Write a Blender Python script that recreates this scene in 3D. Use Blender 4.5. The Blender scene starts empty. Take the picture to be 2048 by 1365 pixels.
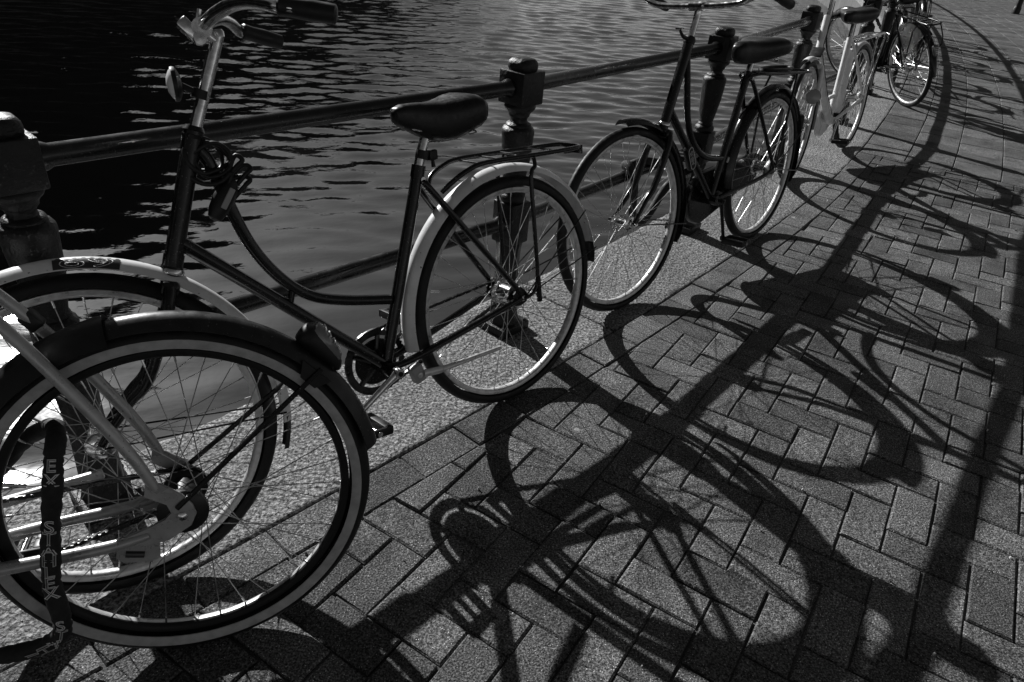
import bpy, bmesh, math, random
import numpy as np
from mathutils import Vector, Matrix
random.seed(7); RNG = np.random.default_rng(7)
PI = math.pi; R_ = math.radians
scn = bpy.context.scene
COL = scn.collection

# ------------------------------------------------------------------ camera
CAM_F, CAM_PITCH, CAM_ROLL, CAM_H = 1420.637, 0.555327, -0.0892071, 1.363093
def cam_axes():
    cp, sp = math.cos(CAM_PITCH), math.sin(CAM_PITCH)
    r = np.array([1, 0, 0.]); fw = np.array([0, cp, -sp]); dn = np.array([0, -sp, -cp])
    c, s = math.cos(CAM_ROLL), math.sin(CAM_ROLL)
    return c*r + s*dn, -s*r + c*dn, fw
_r, _d, _f = cam_axes()
cam_data = bpy.data.cameras.new('camera'); cam = bpy.data.objects.new('camera', cam_data); COL.objects.link(cam)
M = Matrix.Identity(4)
for i in range(3):
    M[i][0] = _r[i]; M[i][1] = -_d[i]; M[i][2] = -_f[i]
M[2][3] = CAM_H
cam.matrix_world = M
cam_data.sensor_fit = 'HORIZONTAL'; cam_data.sensor_width = 36.0; cam_data.lens = CAM_F/2048*36
cam_data.clip_start = 0.02; cam_data.clip_end = 3000
scn.camera = cam

# ------------------------------------------------------------------ sky, sun, exposure
SUN_AZ, SUN_EL = R_(131.55), R_(28.8)
world = bpy.data.worlds.new('World'); scn.world = world; world.use_nodes = True
wn = world.node_tree; wn.nodes.clear()
sky = wn.nodes.new('ShaderNodeTexSky'); sky.sky_type = 'NISHITA'; sky.sun_disc = False
sky.sun_elevation = SUN_EL; sky.sun_rotation = PI/2 - SUN_AZ
sky.air_density = 1.0; sky.dust_density = 0.45; sky.ozone_density = 1.0; sky.altitude = 0
# black-and-white film behind a red filter: only the sky's red light counts
bw = wn.nodes.new('ShaderNodeSeparateColor'); bg = wn.nodes.new('ShaderNodeBackground'); bg.inputs['Strength'].default_value = 0.05
wo = wn.nodes.new('ShaderNodeOutputWorld')
wn.links.new(sky.outputs[0], bw.inputs[0]); wn.links.new(bw.outputs[0], bg.inputs[0]); wn.links.new(bg.outputs[0], wo.inputs[0])
sd = bpy.data.lights.new('sun', 'SUN'); sd.energy = 5.0; sd.angle = R_(0.53); sd.color = (1, 1, 1)
sun = bpy.data.objects.new('sun', sd); COL.objects.link(sun)
sdir = Vector((math.cos(SUN_AZ)*math.cos(SUN_EL), math.sin(SUN_AZ)*math.cos(SUN_EL), math.sin(SUN_EL)))
sun.rotation_euler = sdir.to_track_quat('Z', 'Y').to_euler(); sun.location = sdir*60
vs = scn.view_settings
vs.view_transform = 'Standard'; vs.look = 'None'; vs.gamma = 1.0; vs.use_curve_mapping = False
vs.exposure = 0.50
scn.cycles.max_bounces = 6; scn.cycles.diffuse_bounces = 3; scn.cycles.glossy_bounces = 4
scn.cycles.caustics_reflective = False; scn.cycles.caustics_refractive = False
scn.cycles.use_denoising = True; scn.cycles.denoiser = 'OPENIMAGEDENOISE'; scn.cycles.denoising_prefilter = 'ACCURATE'

# ------------------------------------------------------------------ materials (all neutral greys: the place is seen in black and white)
def g3(v): return (v, v, v, 1.0)
def mat(name, base=0.2, rough=0.5, metal=0.0, spec=0.5, coat=0.0):
    m = bpy.data.materials.new(name); m.use_nodes = True
    b = m.node_tree.nodes['Principled BSDF']
    b.inputs['Base Color'].default_value = g3(base); b.inputs['Roughness'].default_value = rough
    b.inputs['Metallic'].default_value = metal; b.inputs['Specular IOR Level'].default_value = spec
    b.inputs['Coat Weight'].default_value = coat; b.inputs['Coat Roughness'].default_value = 0.12
    return m
def nd(m, t, **kw):
    n = m.node_tree.nodes.new(t)
    for k, v in kw.items(): setattr(n, k, v)
    return n
def lk(m, a, b): m.node_tree.links.new(a, b)
def coords(m): return nd(m, 'ShaderNodeTexCoord').outputs['Object']
def noise(m, vec, scale, detail=3, rough=0.55):
    n = nd(m, 'ShaderNodeTexNoise'); n.inputs['Scale'].default_value = scale; n.inputs['Detail'].default_value = detail
    n.inputs['Roughness'].default_value = rough; lk(m, vec, n.inputs['Vector']); return n.outputs['Fac']
def ramp(m, fac, stops):
    r = nd(m, 'ShaderNodeValToRGB'); e = r.color_ramp.elements
    e[0].position, e[0].color = stops[0][0], g3(stops[0][1]); e[1].position, e[1].color = stops[-1][0], g3(stops[-1][1])
    for p, v in stops[1:-1]:
        x = e.new(p); x.color = g3(v)
    lk(m, fac, r.inputs['Fac']); return r.outputs['Color']
def mth(m, op, a, b=None, c=None):
    n = nd(m, 'ShaderNodeMath', operation=op)
    for i, x in enumerate((a, b, c)):
        if x is None: continue
        if isinstance(x, (int, float)): n.inputs[i].default_value = x
        else: lk(m, x, n.inputs[i])
    return n.outputs[0]
def bump(m, h, strength, dist, prev=None):
    n = nd(m, 'ShaderNodeBump'); n.inputs['Strength'].default_value = strength; n.inputs['Distance'].default_value = dist
    lk(m, h, n.inputs['Height'])
    if prev is not None: lk(m, prev, n.inputs['Normal'])
    return n.outputs['Normal']
def BS(m): return m.node_tree.nodes['Principled BSDF']
def worn(name, base, rough, metal=0.0, chip=0.0, chipv=0.2, scale=40, coat=0.0, dirt=0.3, spec=0.5):
    """paint or metal with fine scratches, dull patches and a few chips"""
    m = mat(name, base, rough, metal, spec, coat); c = coords(m); b = BS(m)
    n1 = noise(m, c, scale, 4); n2 = noise(m, c, scale*6, 3)
    col = ramp(m, n1, [(0.3, base*(1-dirt)), (0.7, base*(1+dirt*0.5))])
    if chip:
        k = ramp(m, n2, [(0.70-chip*0.1, 0.0), (0.74-chip*0.1, 1.0)])
        mx = nd(m, 'ShaderNodeMix', data_type='RGBA'); lk(m, k, mx.inputs['Factor']); lk(m, col, mx.inputs['A'])
        mx.inputs['B'].default_value = g3(chipv); col = mx.outputs['Result']
    lk(m, col, b.inputs['Base Color'])
    lk(m, ramp(m, n1, [(0.3, max(0.02, rough*0.7)), (0.75, min(1, rough*1.5))]), b.inputs['Roughness'])
    lk(m, bump(m, n2, 0.12, 0.0006), b.inputs['Normal'])
    return m
MT = {}
MT['black'] = worn('black_enamel', 0.006, 0.20, chip=0.45, chipv=0.12, coat=0.0, spec=0.38)
MT['blackmatt'] = worn('black_plastic', 0.008, 0.45, spec=0.35)
MT['rubber'] = worn('tyre_rubber', 0.011, 0.55, scale=60, dirt=0.5, spec=0.3)
MT['band'] = worn('whitewall_rubber', 0.42, 0.6, scale=50, dirt=0.25)
MT['chrome'] = worn('chromed_steel', 0.72, 0.16, metal=1.0, chip=0.3, chipv=0.12, scale=70, dirt=0.35)
MT['alloy'] = worn('alloy_rim', 0.62, 0.34, metal=0.45, scale=50, dirt=0.3)
MT['spoke'] = worn('stainless_spoke', 0.42, 0.34, metal=0.9, scale=30, dirt=0.5)
MT['white'] = worn('white_enamel', 0.80, 0.28, chip=0.1, chipv=0.12, scale=14, dirt=0.18, coat=0.2)
MT['silver'] = worn('silver_grey_paint', 0.42, 0.3, metal=0.35, chip=0.15, chipv=0.12, scale=30, dirt=0.2)
MT['dkgrey'] = worn('dark_grey_enamel', 0.014, 0.33, chip=0.3, chipv=0.10, spec=0.4)
MT['saddle'] = worn('saddle_vinyl', 0.006, 0.34, scale=90, spec=0.35)
MT['glass'] = mat('lamp_glass', 0.85, 0.15, 0.0, 0.8)
MT['lens'] = mat('ribbed_lamp_glass', 0.3, 0.12, 0.0, 0.8)
MT['redlens'] = mat('tail_lamp_lens', 0.13, 0.12, 0.0, 0.6, 0.3)
MT['label'] = mat('grey_label', 0.3, 0.45)
MT['print'] = mat('pale_print', 0.72, 0.6)
MT['sticker'] = mat('dark_sticker', 0.03, 0.35)
MT['chainm'] = worn('oily_chain', 0.06, 0.3, metal=0.8, dirt=0.5)

def m_fabric():
    m = worn('lock_sleeve_fabric', 0.012, 0.85, scale=60); b = BS(m); c = coords(m)
    lk(m, bump(m, noise(m, c, 700, 2), 0.6, 0.001), b.inputs['Normal']); return m
MT['fabric'] = m_fabric()
def m_iron():
    m = mat('painted_cast_iron', 0.02, 0.4); c = coords(m); b = BS(m)
    a = noise(m, c, 26, 5, 0.65); d = noise(m, c, 130, 4, 0.6)
    col = ramp(m, d, [(0.35, 0.004), (0.58, 0.012), (0.68, 0.12)])
    mx = nd(m, 'ShaderNodeMix', data_type='RGBA'); lk(m, ramp(m, a, [(0.5, 0.0), (0.66, 1.0)]), mx.inputs['Factor'])
    mx.inputs['A'].default_value = g3(0.008); lk(m, col, mx.inputs['B'])
    lk(m, mx.outputs['Result'], b.inputs['Base Color'])
    lk(m, ramp(m, a, [(0.3, 0.3), (0.7, 0.6)]), b.inputs['Roughness'])
    b.inputs['Specular IOR Level'].default_value = 0.35
    n = bump(m, a, 0.9, 0.006); n = bump(m, d, 1.0, 0.0024, n); lk(m, n, b.inputs['Normal']); return m
MT['iron'] = m_iron()
MT['bar'] = worn('painted_iron_bar', 0.010, 0.24, chip=0.35, chipv=0.06, scale=24, dirt=0.5, spec=0.5)
def m_granite():
    m = mat('rough_granite', 0.3, 0.8, spec=0.2); c = nd(m, 'ShaderNodeNewGeometry').outputs['Position']; b = BS(m)
    a = noise(m, c, 105, 4, 0.7); d = noise(m, c, 420, 2); e = noise(m, c, 5, 3); f = noise(m, c, 40, 3)
    base = ramp(m, a, [(0.37, 0.025), (0.5, 0.19), (0.63, 0.46)])
    mx = nd(m, 'ShaderNodeMix', data_type='RGBA', blend_type='MULTIPLY'); mx.inputs['Factor'].default_value = 1.0
    lk(m, base, mx.inputs['A']); lk(m, ramp(m, e, [(0.3, 0.72), (0.7, 1.1)]), mx.inputs['B'])
    oi = nd(m, 'ShaderNodeObjectInfo').outputs['Random']
    m2 = nd(m, 'ShaderNodeMix', data_type='RGBA', blend_type='MULTIPLY'); m2.inputs['Factor'].default_value = 1.0
    lk(m, mx.outputs['Result'], m2.inputs['A']); lk(m, ramp(m, oi, [(0, 0.85), (1, 1.1)]), m2.inputs['B'])
    lk(m, m2.outputs['Result'], b.inputs['Base Color'])
    n = bump(m, f, 1.0, 0.014); n = bump(m, a, 1.0, 0.0075, n)
    lk(m, n, b.inputs['Normal']); return m
MT['granite'] = m_granite()
def m_brick():
    m = mat('concrete_paver', 0.22, 0.85, spec=0.15); c = nd(m, 'ShaderNodeNewGeometry').outputs['Position']; b = BS(m)
    a = noise(m, c, 230, 3, 0.6); d = noise(m, c, 520, 2); e = noise(m, c, 7, 4, 0.6); f = noise(m, c, 70, 3)
    v = nd(m, 'ShaderNodeTexVoronoi'); v.inputs['Scale'].default_value = 210; lk(m, c, v.inputs['Vector'])
    peb = ramp(m, v.outputs['Distance'], [(0.16, 1.0), (0.26, 0.0)])
    vc = nd(m, 'ShaderNodeSeparateColor'); lk(m, v.outputs['Color'], vc.inputs[0])
    peb = mth(m, 'MULTIPLY', peb, ramp(m, vc.outputs[0], [(0.74, 0.0), (0.86, 1.0)]))
    base = ramp(m, a, [(0.35, 0.018), (0.5, 0.088), (0.66, 0.24)])
    mx = nd(m, 'ShaderNodeMix', data_type='RGBA'); lk(m, peb, mx.inputs['Factor']); lk(m, base, mx.inputs['A']); mx.inputs['B'].default_value = g3(0.80)
    oi = nd(m, 'ShaderNodeObjectInfo').outputs['Random']
    tone = mth(m, 'MULTIPLY', ramp(m, oi, [(0, 0.66), (0.5, 1.0), (1, 1.30)]), ramp(m, e, [(0.28, 0.55), (0.5, 1.0), (0.72, 1.25)]))
    # trodden chewing gum: small round dark or pale spots, far apart
    g = nd(m, 'ShaderNodeTexVoronoi'); g.inputs['Scale'].default_value = 3.4; g.inputs['Randomness'].default_value = 1.0
    sep = nd(m, 'ShaderNodeSeparateXYZ'); lk(m, c, sep.inputs[0]); cmb = nd(m, 'ShaderNodeCombineXYZ')
    lk(m, sep.outputs[0], cmb.inputs[0]); lk(m, sep.outputs[1], cmb.inputs[1]); lk(m, cmb.outputs[0], g.inputs['Vector'])
    gd = mth(m, 'ADD', g.outputs['Distance'], mth(m, 'MULTIPLY', f, 0.02))
    gum = ramp(m, gd, [(0.050, 1.0), (0.056, 0.0)])
    m3 = nd(m, 'ShaderNodeMix', data_type='RGBA'); lk(m, mth(m, 'MULTIPLY', gum, 0.9), m3.inputs['Factor'])
    lk(m, mx.outputs['Result'], m3.inputs['A']); gc = nd(m, 'ShaderNodeSeparateColor'); lk(m, g.outputs['Color'], gc.inputs[0])
    lk(m, ramp(m, gc.outputs[1], [(0.5, 0.03), (0.6, 0.30)]), m3.inputs['B'])
    m2 = nd(m, 'ShaderNodeMix', data_type='RGBA', blend_type='MULTIPLY'); m2.inputs['Factor'].default_value = 1.0
    lk(m, m3.outputs['Result'], m2.inputs['A']); lk(m, tone, m2.inputs['B'])
    lk(m, m2.outputs['Result'], b.inputs['Base Color'])
    n = bump(m, f, 0.8, 0.003); n = bump(m, a, 1.0, 0.0040, n); n = bump(m, peb, 0.6, 0.0012, n)
    lk(m, n, b.inputs['Normal']); return m
MT['brick'] = m_brick()
def m_sand():
    m = mat('joint_sand', 0.1, 0.95, spec=0.1); c = nd(m, 'ShaderNodeNewGeometry').outputs['Position']; b = BS(m)
    a = noise(m, c, 300, 3); lk(m, ramp(m, a, [(0.3, 0.04), (0.7, 0.17)]), b.inputs['Base Color']); lk(m, bump(m, a, 1, 0.003), b.inputs['Normal']); return m
MT['sand'] = m_sand()
def m_water():
    m = mat('canal_water', 0.004, 0.05, spec=0.5); b = BS(m); b.inputs['IOR'].default_value = 3.1
    c = nd(m, 'ShaderNodeNewGeometry').outputs['Position']
    mp = nd(m, 'ShaderNodeMapping'); mp.inputs['Rotation'].default_value = (0, 0, R_(-108)); lk(m, c, mp.inputs['Vector'])
    m1 = nd(m, 'ShaderNodeMapping'); m1.inputs['Scale'].default_value = (1.0, 0.5, 1); lk(m, mp.outputs[0], m1.inputs['Vector'])
    a = noise(m, m1.outputs[0], 9, 3, 0.5); d = noise(m, m1.outputs[0], 30, 2, 0.5)
    ln = nd(m, 'ShaderNodeVectorMath', operation='LENGTH'); lk(m, c, ln.inputs[0])
    mr = nd(m, 'ShaderNodeMapRange'); lk(m, ln.outputs['Value'], mr.inputs['Value']); mr.inputs['From Min'].default_value = 4.5; mr.inputs['From Max'].default_value = 12; mr.inputs['To Min'].default_value = 0.3; mr.inputs['To Max'].default_value = 1.0
    n = bump(m, mth(m, 'MULTIPLY', a, mr.outputs[0]), 0.8, 0.01); n = bump(m, mth(m, 'MULTIPLY', d, mr.outputs[0]), 0.2, 0.003, n)
    lk(m, n, b.inputs['Normal']); return m
MT['water'] = m_water()
def m_wall(name, v):
    m = mat(name, v, 0.85, spec=0.2); c = coords(m); b = BS(m)
    lk(m, ramp(m, noise(m, c, 3, 4), [(0.3, v*0.7), (0.7, v*1.2)]), b.inputs['Base Color']); return m
MT['wall'] = m_wall('dark_house_brick', 0.03); MT['tile'] = m_wall('roof_tile', 0.03)
MT['quay'] = m_wall('quay_masonry', 0.12)

# ------------------------------------------------------------------ mesh helpers
class MB:
    def __init__(s): s.v = []; s.f = []; s.mi = []; s.mats = []
    def m(s, key):
        if key not in s.mats: s.mats.append(key)
        return s.mats.index(key)
    def add(s, verts, faces, key, mis=None):
        o = len(s.v); k = s.m(key); s.v += [tuple(p) for p in verts]
        s.f += [tuple(i+o for i in f) for f in faces]
        s.mi += [k]*len(faces) if mis is None else [s.m(x) for x in mis]
    def loft(s, rings, key, closed=False, cap=True, mis=None, ringclosed=True):
        n = len(rings[0]); V = [p for r in rings for p in r]; F = []; mm = []
        L = len(rings)
        for i in range(L if closed else L-1):
            a, b = i*n, ((i+1) % L)*n
            for j in range(n if ringclosed else n-1):
                k = (j+1) % n; F.append((a+j, a+k, b+k, b+j)); mm.append(mis[j] if mis else key)
        if cap and not closed and ringclosed:
            F.append(tuple(range(n-1, -1, -1))); F.append(tuple((L-1)*n+j for j in range(n))); mm += [key, key]
        s.add(V, F, key, mm)
    def tube(s, pts, r, key, n=10, closed=False, smooth=0, cap=True, flat=1.0):
        pts = [Vector(p) for p in pts]
        rr = list(r) if isinstance(r, (list, tuple)) else [r]*len(pts)
        if smooth: pts, rr = spline(pts, rr, smooth, closed)
        L = len(pts); T = []
        for i in range(L):
            a = pts[(i-1) % L] if (i > 0 or closed) else pts[i]; b = pts[(i+1) % L] if (i < L-1 or closed) else pts[i]
            T.append((b-a).normalized() if (b-a).length > 1e-9 else Vector((0, 0, 1)))
        up = Vector((0, 1, 0)) if abs(T[0].y) < 0.9 else Vector((1, 0, 0))
        N = (up - T[0]*up.dot(T[0])).normalized(); rings = []
        for i in range(L):
            if i: N = (N - T[i]*N.dot(T[i])).normalized()
            B = T[i].cross(N)
            rings.append([pts[i] + (N*math.cos(2*PI*k/n)*flat + B*math.sin(2*PI*k/n))*rr[i] for k in range(n)])
        s.loft(rings, key, closed=closed, cap=cap)
    def lathe(s, prof, key, axis='y', n=32, center=(0, 0, 0), mis=None, closedprof=False, squash=None):
        """prof: list of (radius, along-axis); revolved about the axis"""
        c = Vector(center); rings = []
        for i in range(n):
            t = 2*PI*i/n; ca, sa = math.cos(t), math.sin(t); ring = []
            for r, h in prof:
                if axis == 'y': p = Vector((r*ca, h, r*sa))
                elif axis == 'z': p = Vector((r*ca, r*sa, h))
                else: p = Vector((h, r*ca, r*sa))
                ring.append(c + p)
            rings.append(ring)
        s.loft(rings, key, closed=True, cap=False, mis=mis, ringclosed=closedprof)
    def box(s, c, size, key, rot=None, bev=0.0):
        bm = bmesh.new(); bmesh.ops.create_cube(bm, size=1.0)
        for v in bm.verts: v.co = Vector((v.co.x*size[0], v.co.y*size[1], v.co.z*size[2]))
        if bev: bmesh.ops.bevel(bm, geom=bm.edges[:], offset=bev, segments=2, affect='EDGES', profile=0.5)
        Rm = rot if rot is not None else Matrix.Identity(3)
        bm.verts.index_update()
        s.add([Rm @ v.co + Vector(c) for v in bm.verts], [[v.index for v in f.verts] for f in bm.faces], key); bm.free()
    def prism(s, poly, y0, y1, key, bev=0.0):
        """poly in x-z, thickness along y"""
        n = len(poly)
        if bev:
            cx = sum(p[0] for p in poly)/n; cz = sum(p[1] for p in poly)/n
            def ins(p):
                d = Vector((p[0]-cx, p[1]-cz)); L = d.length; k = max(0, (L-bev)/L); return (cx+d.x*k, cz+d.y*k)
            pi = [ins(p) for p in poly]
            b = bev if y1 > y0 else -bev
            rings = [[(p[0], y0, p[1]) for p in pi], [(p[0], y0+b, p[1]) for p in poly], [(p[0], y1-b, p[1]) for p in poly], [(p[0], y1, p[1]) for p in pi]]
        else: rings = [[(p[0], y0, p[1]) for p in poly], [(p[0], y1, p[1]) for p in poly]]
        s.loft(rings, key)
    def mesh(s, name, smooth=True, angle=40):
        me = bpy.data.meshes.new(name); me.from_pydata([tuple(p) for p in s.v], [], s.f)
        for k in s.mats: me.materials.append(MT[k])
        me.polygons.foreach_set('material_index', s.mi)
        bm = bmesh.new(); bm.from_mesh(me); bmesh.ops.recalc_face_normals(bm, faces=bm.faces[:]); bm.to_mesh(me); bm.free()
        if smooth:
            me.shade_smooth(); me.set_sharp_from_angle(angle=R_(angle))
        me.update(); return me
    def build(s, name, parent=None, mtx=None, smooth=True, angle=40):
        return link(name, s.mesh(name, smooth, angle), parent, mtx)
def link(name, data, parent=None, mtx=None):
    o = bpy.data.objects.new(name, data); COL.objects.link(o)
    if parent is not None: o.parent = parent
    if mtx is not None: o.matrix_basis = mtx
    return o
def spline(pts, rr, sub, closed=False):
    P, Q = [], []; L = len(pts)
    def at(i): return pts[i % L] if closed else pts[max(0, min(L-1, i))]
    for i in range(L if closed else L-1):
        p0, p1, p2, p3 = at(i-1), at(i), at(i+1), at(i+2)
        for k in range(sub):
            t = k/sub
            P.append(0.5*((2*p1)+(-p0+p2)*t+(2*p0-5*p1+4*p2-p3)*t*t+(-p0+3*p1-3*p2+p3)*t**3))
            Q.append(rr[i]*(1-t)+rr[(i+1) % L]*t)
    if not closed: P.append(pts[-1]); Q.append(rr[-1])
    return P, Q
def tag(o, label=None, cat=None, group=None, kind=None):
    if label: o['label'] = label
    if cat: o['category'] = cat
    if group: o['group'] = group
    if kind: o['kind'] = kind
    return o
def empty(name, parent=None, mtx=None):
    o = link(name, None, parent, mtx); o.empty_display_size = 0.1; return o
def arcpts(r, a0, a1, n, y=0, c=(0, 0)):
    return [Vector((c[0]+r*math.cos(R_(a0+(a1-a0)*i/n)), y, c[1]+r*math.sin(R_(a0+(a1-a0)*i/n)))) for i in range(n+1)]

# ------------------------------------------------------------------ the curve of the quay: s along the kerb line, t to the pavement side
SS = np.array([-30, -4, 0, 1.3, 3, 4, 5.5, 8, 12, 17, 30, 60, 90.]); TH = np.array([40, 46, 48, 50.5, 54, 57, 60.5, 63, 66.5, 71, 80, 84, 86.])
_s = np.arange(-30, 90, 0.02); _th = np.radians(np.interp(_s, SS, TH))
_x = np.cumsum(np.cos(_th))*0.02; _y = np.cumsum(np.sin(_th))*0.02
_i0 = int(np.argmin(abs(_s))); _x += -0.651-_x[_i0]; _y += 1.122-_y[_i0]
def K(s, t=0.0):
    x = np.interp(s, _s, _x); y = np.interp(s, _s, _y); th = np.interp(s, _s, _th)
    return x+np.sin(th)*t, y-np.cos(th)*t
def KT(s): return float(np.interp(s, _s, _th))
def to_st(x, y):
    i = int(np.argmin((_x-x)**2+(_y-y)**2)); th = _th[i]; dx, dy = x-_x[i], y-_y[i]
    return _s[i]+dx*math.cos(th)+dy*math.sin(th), dx*math.sin(th)-dy*math.cos(th)
def cam_px(p):
    q = np.array([p[0], p[1], p[2]-CAM_H]); z = q@_f
    if z < 0.05: return None
    return 1024+CAM_F*(q@_r)/z, 682.5+CAM_F*(q@_d)/z, z

EDGE_T = -0.49
# ------------------------------------------------------------------ ground sheets, quay wall
def strip(name, t0, t1, z, key, s0=-28, s1=88, ds=0.5, thick=None, kind='structure'):
    mb = MB(); sv = np.arange(s0, s1+ds, ds); V = []; F = []
    for s in sv:
        a = K(s, t0); b = K(s, t1)
        V += [(a[0], a[1], z), (b[0], b[1], z)] + ([(a[0], a[1], z-thick), (b[0], b[1], z-thick)] if thick else [])
    n = 4 if thick else 2
    for i in range(len(sv)-1):
        a, b = i*n, (i+1)*n
        F.append((a, a+1, b+1, b))
        if thick: F += [(a, b, b+2, a+2), (a+1, a+3, b+3, b+1), (a+2, b+2, b+3, a+3)]
    mb.add(V, F, key); o = mb.build(name, smooth=False); tag(o, kind=kind); return o
pavement = strip('pavement', 0.004, 60, -0.0095, 'sand')
quay = strip('quay_wall', EDGE_T+0.012, 0.0, -0.12, 'quay', thick=2.5)

# ------------------------------------------------------------------ water
WZ = -1.0
def build_water():
    a = R_(101); eu = np.array([math.cos(a), math.sin(a)]); ev = np.array([-eu[1], eu[0]])
    u = [-1.0]
    while u[-1] < 46: u.append(u[-1]+0.014+0.0029*max(0, u[-1]))
    u = np.array(u); v = np.concatenate([-np.cumsum(0.07+0.0009*np.arange(330)**1.02)[::-1], [0], np.cumsum(0.07+0.0012*np.arange(190)**1.02)])
    U, V = np.meshgrid(u, v, indexing='ij')
    X = U*eu[0]+V*ev[0]; Y = U*eu[1]+V*ev[1]; H = np.zeros_like(X)
    r = np.random.default_rng(11)
    du = 0.014+0.0029*np.maximum(0, U)
    st = np.array([0.0])
    for i in range(120):
        lam = 0.105*(6.5**(r.random()**1.1)); k = 2*PI/lam
        th = a + r.normal(0, 0.52)
        amp = WAVE*lam/(2*PI)*math.sqrt(2/120)
        fade = np.clip((lam/du-3)/3, 0, 1)
        lee = 1.0 if lam > .32 else np.clip((U-3.0)/5, .38, 1)
        H += amp*fade*lee*np.sin(k*(X*math.cos(th)+Y*math.sin(th))+r.random()*2*PI)
    # calmer in the lee of the wall, gusts further out
    mod = 0.60+0.95*np.clip((U-3.5)/9, 0, 1)
    for i in range(6):
        lam = 3+6*r.random(); th = r.random()*2*PI
        mod += 0.07*np.sin(2*PI/lam*(X*math.cos(th)+Y*math.sin(th))+r.random()*6)
    H *= mod
    nu, nv = X.shape
    verts = np.c_[X.ravel(), Y.ravel(), (WZ+H).ravel()]
    ii = (np.arange(nu-1)[:, None]*nv+np.arange(nv-1)[None, :]).ravel()
    faces = np.c_[ii, ii+nv, ii+nv+1, ii+1]
    me = bpy.data.meshes.new('canal_water'); me.vertices.add(len(verts)); me.vertices.foreach_set('co', verts.ravel())
    me.loops.add(faces.size); me.loops.foreach_set('vertex_index', faces.ravel().astype(np.int32))
    me.polygons.add(len(faces)); me.polygons.foreach_set('loop_start', np.arange(0, faces.size, 4, dtype=np.int32))
    me.polygons.foreach_set('use_smooth', np.ones(len(faces), bool))
    me.update(calc_edges=True); me.validate(); me.materials.append(MT['water'])
    o = link('canal_water', me); tag(o, kind='structure')
    # the rest of the canal, a flat sheet just below the rippled one
    mb = MB(); mb.add([(-400, -400, WZ-0.08), (500, -400, WZ-0.08), (500, 900, WZ-0.08), (-400, 900, WZ-0.08)], [(0, 1, 2, 3)], 'water')
    tag(mb.build('far_water', smooth=False), kind='structure')
WAVE = 0.105
build_water()

# ------------------------------------------------------------------ houses over the water (they stand beyond the frame and are seen in the water)
FD = R_(85); FN = np.array([math.cos(R_(175)), math.sin(R_(175))]); FT = np.array([math.cos(FD), math.sin(FD)])
def far_pt(tau, d): return FN*d+FT*tau
def far_strip():
    mb = MB(); pts = [far_pt(-60, 15.5), far_pt(260, 15.5), far_pt(260, 70), far_pt(-60, 70)]
    rings = [[(p[0], p[1], WZ-1) for p in pts], [(p[0], p[1], 0.0) for p in pts]]
    mb.loft(rings, 'quay'); tag(mb.build('far_quay', smooth=False), kind='structure')
far_strip()
looks = ['stepped', 'bell', 'straight', 'neck']
ORD = ['nearest', 'second', 'third', 'fourth', 'fifth', 'sixth', 'seventh', 'eighth', 'ninth', 'tenth', 'eleventh', 'twelfth', 'thirteenth', 'fourteenth', 'fifteenth', 'sixteenth', 'seventeenth', 'eighteenth', 'nineteenth', 'twentieth', 'twenty first', 'twenty second', 'twenty third', 'twenty fourth', 'twenty fifth', 'twenty sixth', 'twenty seventh', 'twenty eighth', 'twenty ninth', 'thirtieth', 'thirty first', 'thirty second', 'thirty third', 'thirty fourth']
hr = random.Random(5); tau = -14.0; hi = 0
while tau < 168:
    w = hr.uniform(5.2, 7.2) if tau < 90 else hr.uniform(7, 9); h = 11.3+hr.uniform(-1.0, 1.0)-max(0, tau-55)*.055; gh = hr.uniform(1.6, 3.2); look = looks[hi % 4]
    h0 = far_pt(tau+w/2, 20.0)
    Mh = Matrix(((FT[0], FN[0], 0, h0[0]), (FT[1], FN[1], 0, h0[1]), (0, 0, 1, 0), (0, 0, 0, 1)))
    root = empty('canal_house', mtx=Mh)
    tag(root, '%s dark canal house with %s gable mirrored in the water' % (ORD[hi], look), 'house', 'canal houses mirrored in the water')
    if look == 'stepped': gp = [(-w/2, h), (-w/2*.72, h), (-w/2*.72, h+gh*.35), (-w/2*.45, h+gh*.35), (-w/2*.45, h+gh*.7), (-w*.12, h+gh*.7), (-w*.12, h+gh), (w*.12, h+gh), (w*.12, h+gh*.7), (w/2*.45, h+gh*.7), (w/2*.45, h+gh*.35), (w/2*.72, h+gh*.35), (w/2*.72, h), (w/2, h)]
    elif look == 'straight': gp = [(-w/2, h+gh*.5), (w/2, h+gh*.5)]
    else: gp = [(-w/2, h), (-w*.36, h+gh*.25), (-w*.22, h+gh*.5), (-w*.17, h+gh*.95), (0, h+gh*1.1), (w*.17, h+gh*.95), (w*.22, h+gh*.5), (w*.36, h+gh*.25), (w/2, h)]
    poly = [(-w/2+.02, 0)]+gp+[(w/2-.02, 0)]
    mb = MB(); mb.prism([(p[0], p[1]) for p in poly], 0, 0.4, 'wall')
    mb.box((0, 4.2, h/2), (w-.06, 7.6, h), 'wall'); mb.build('wall', root, smooth=False)
    mb = MB(); mb.prism([(-w/2, h+.004), (0, h+gh*.8), (w/2, h+.004)], 0.42, 8, 'tile'); mb.build('roof', root, smooth=False)
    mb = MB(); mb.box((w*.3, 3.5, h+gh*.6), (.7, .7, 2.2), 'wall', bev=.03); mb.build('chimney', root)
    tau += w; hi += 1

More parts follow.
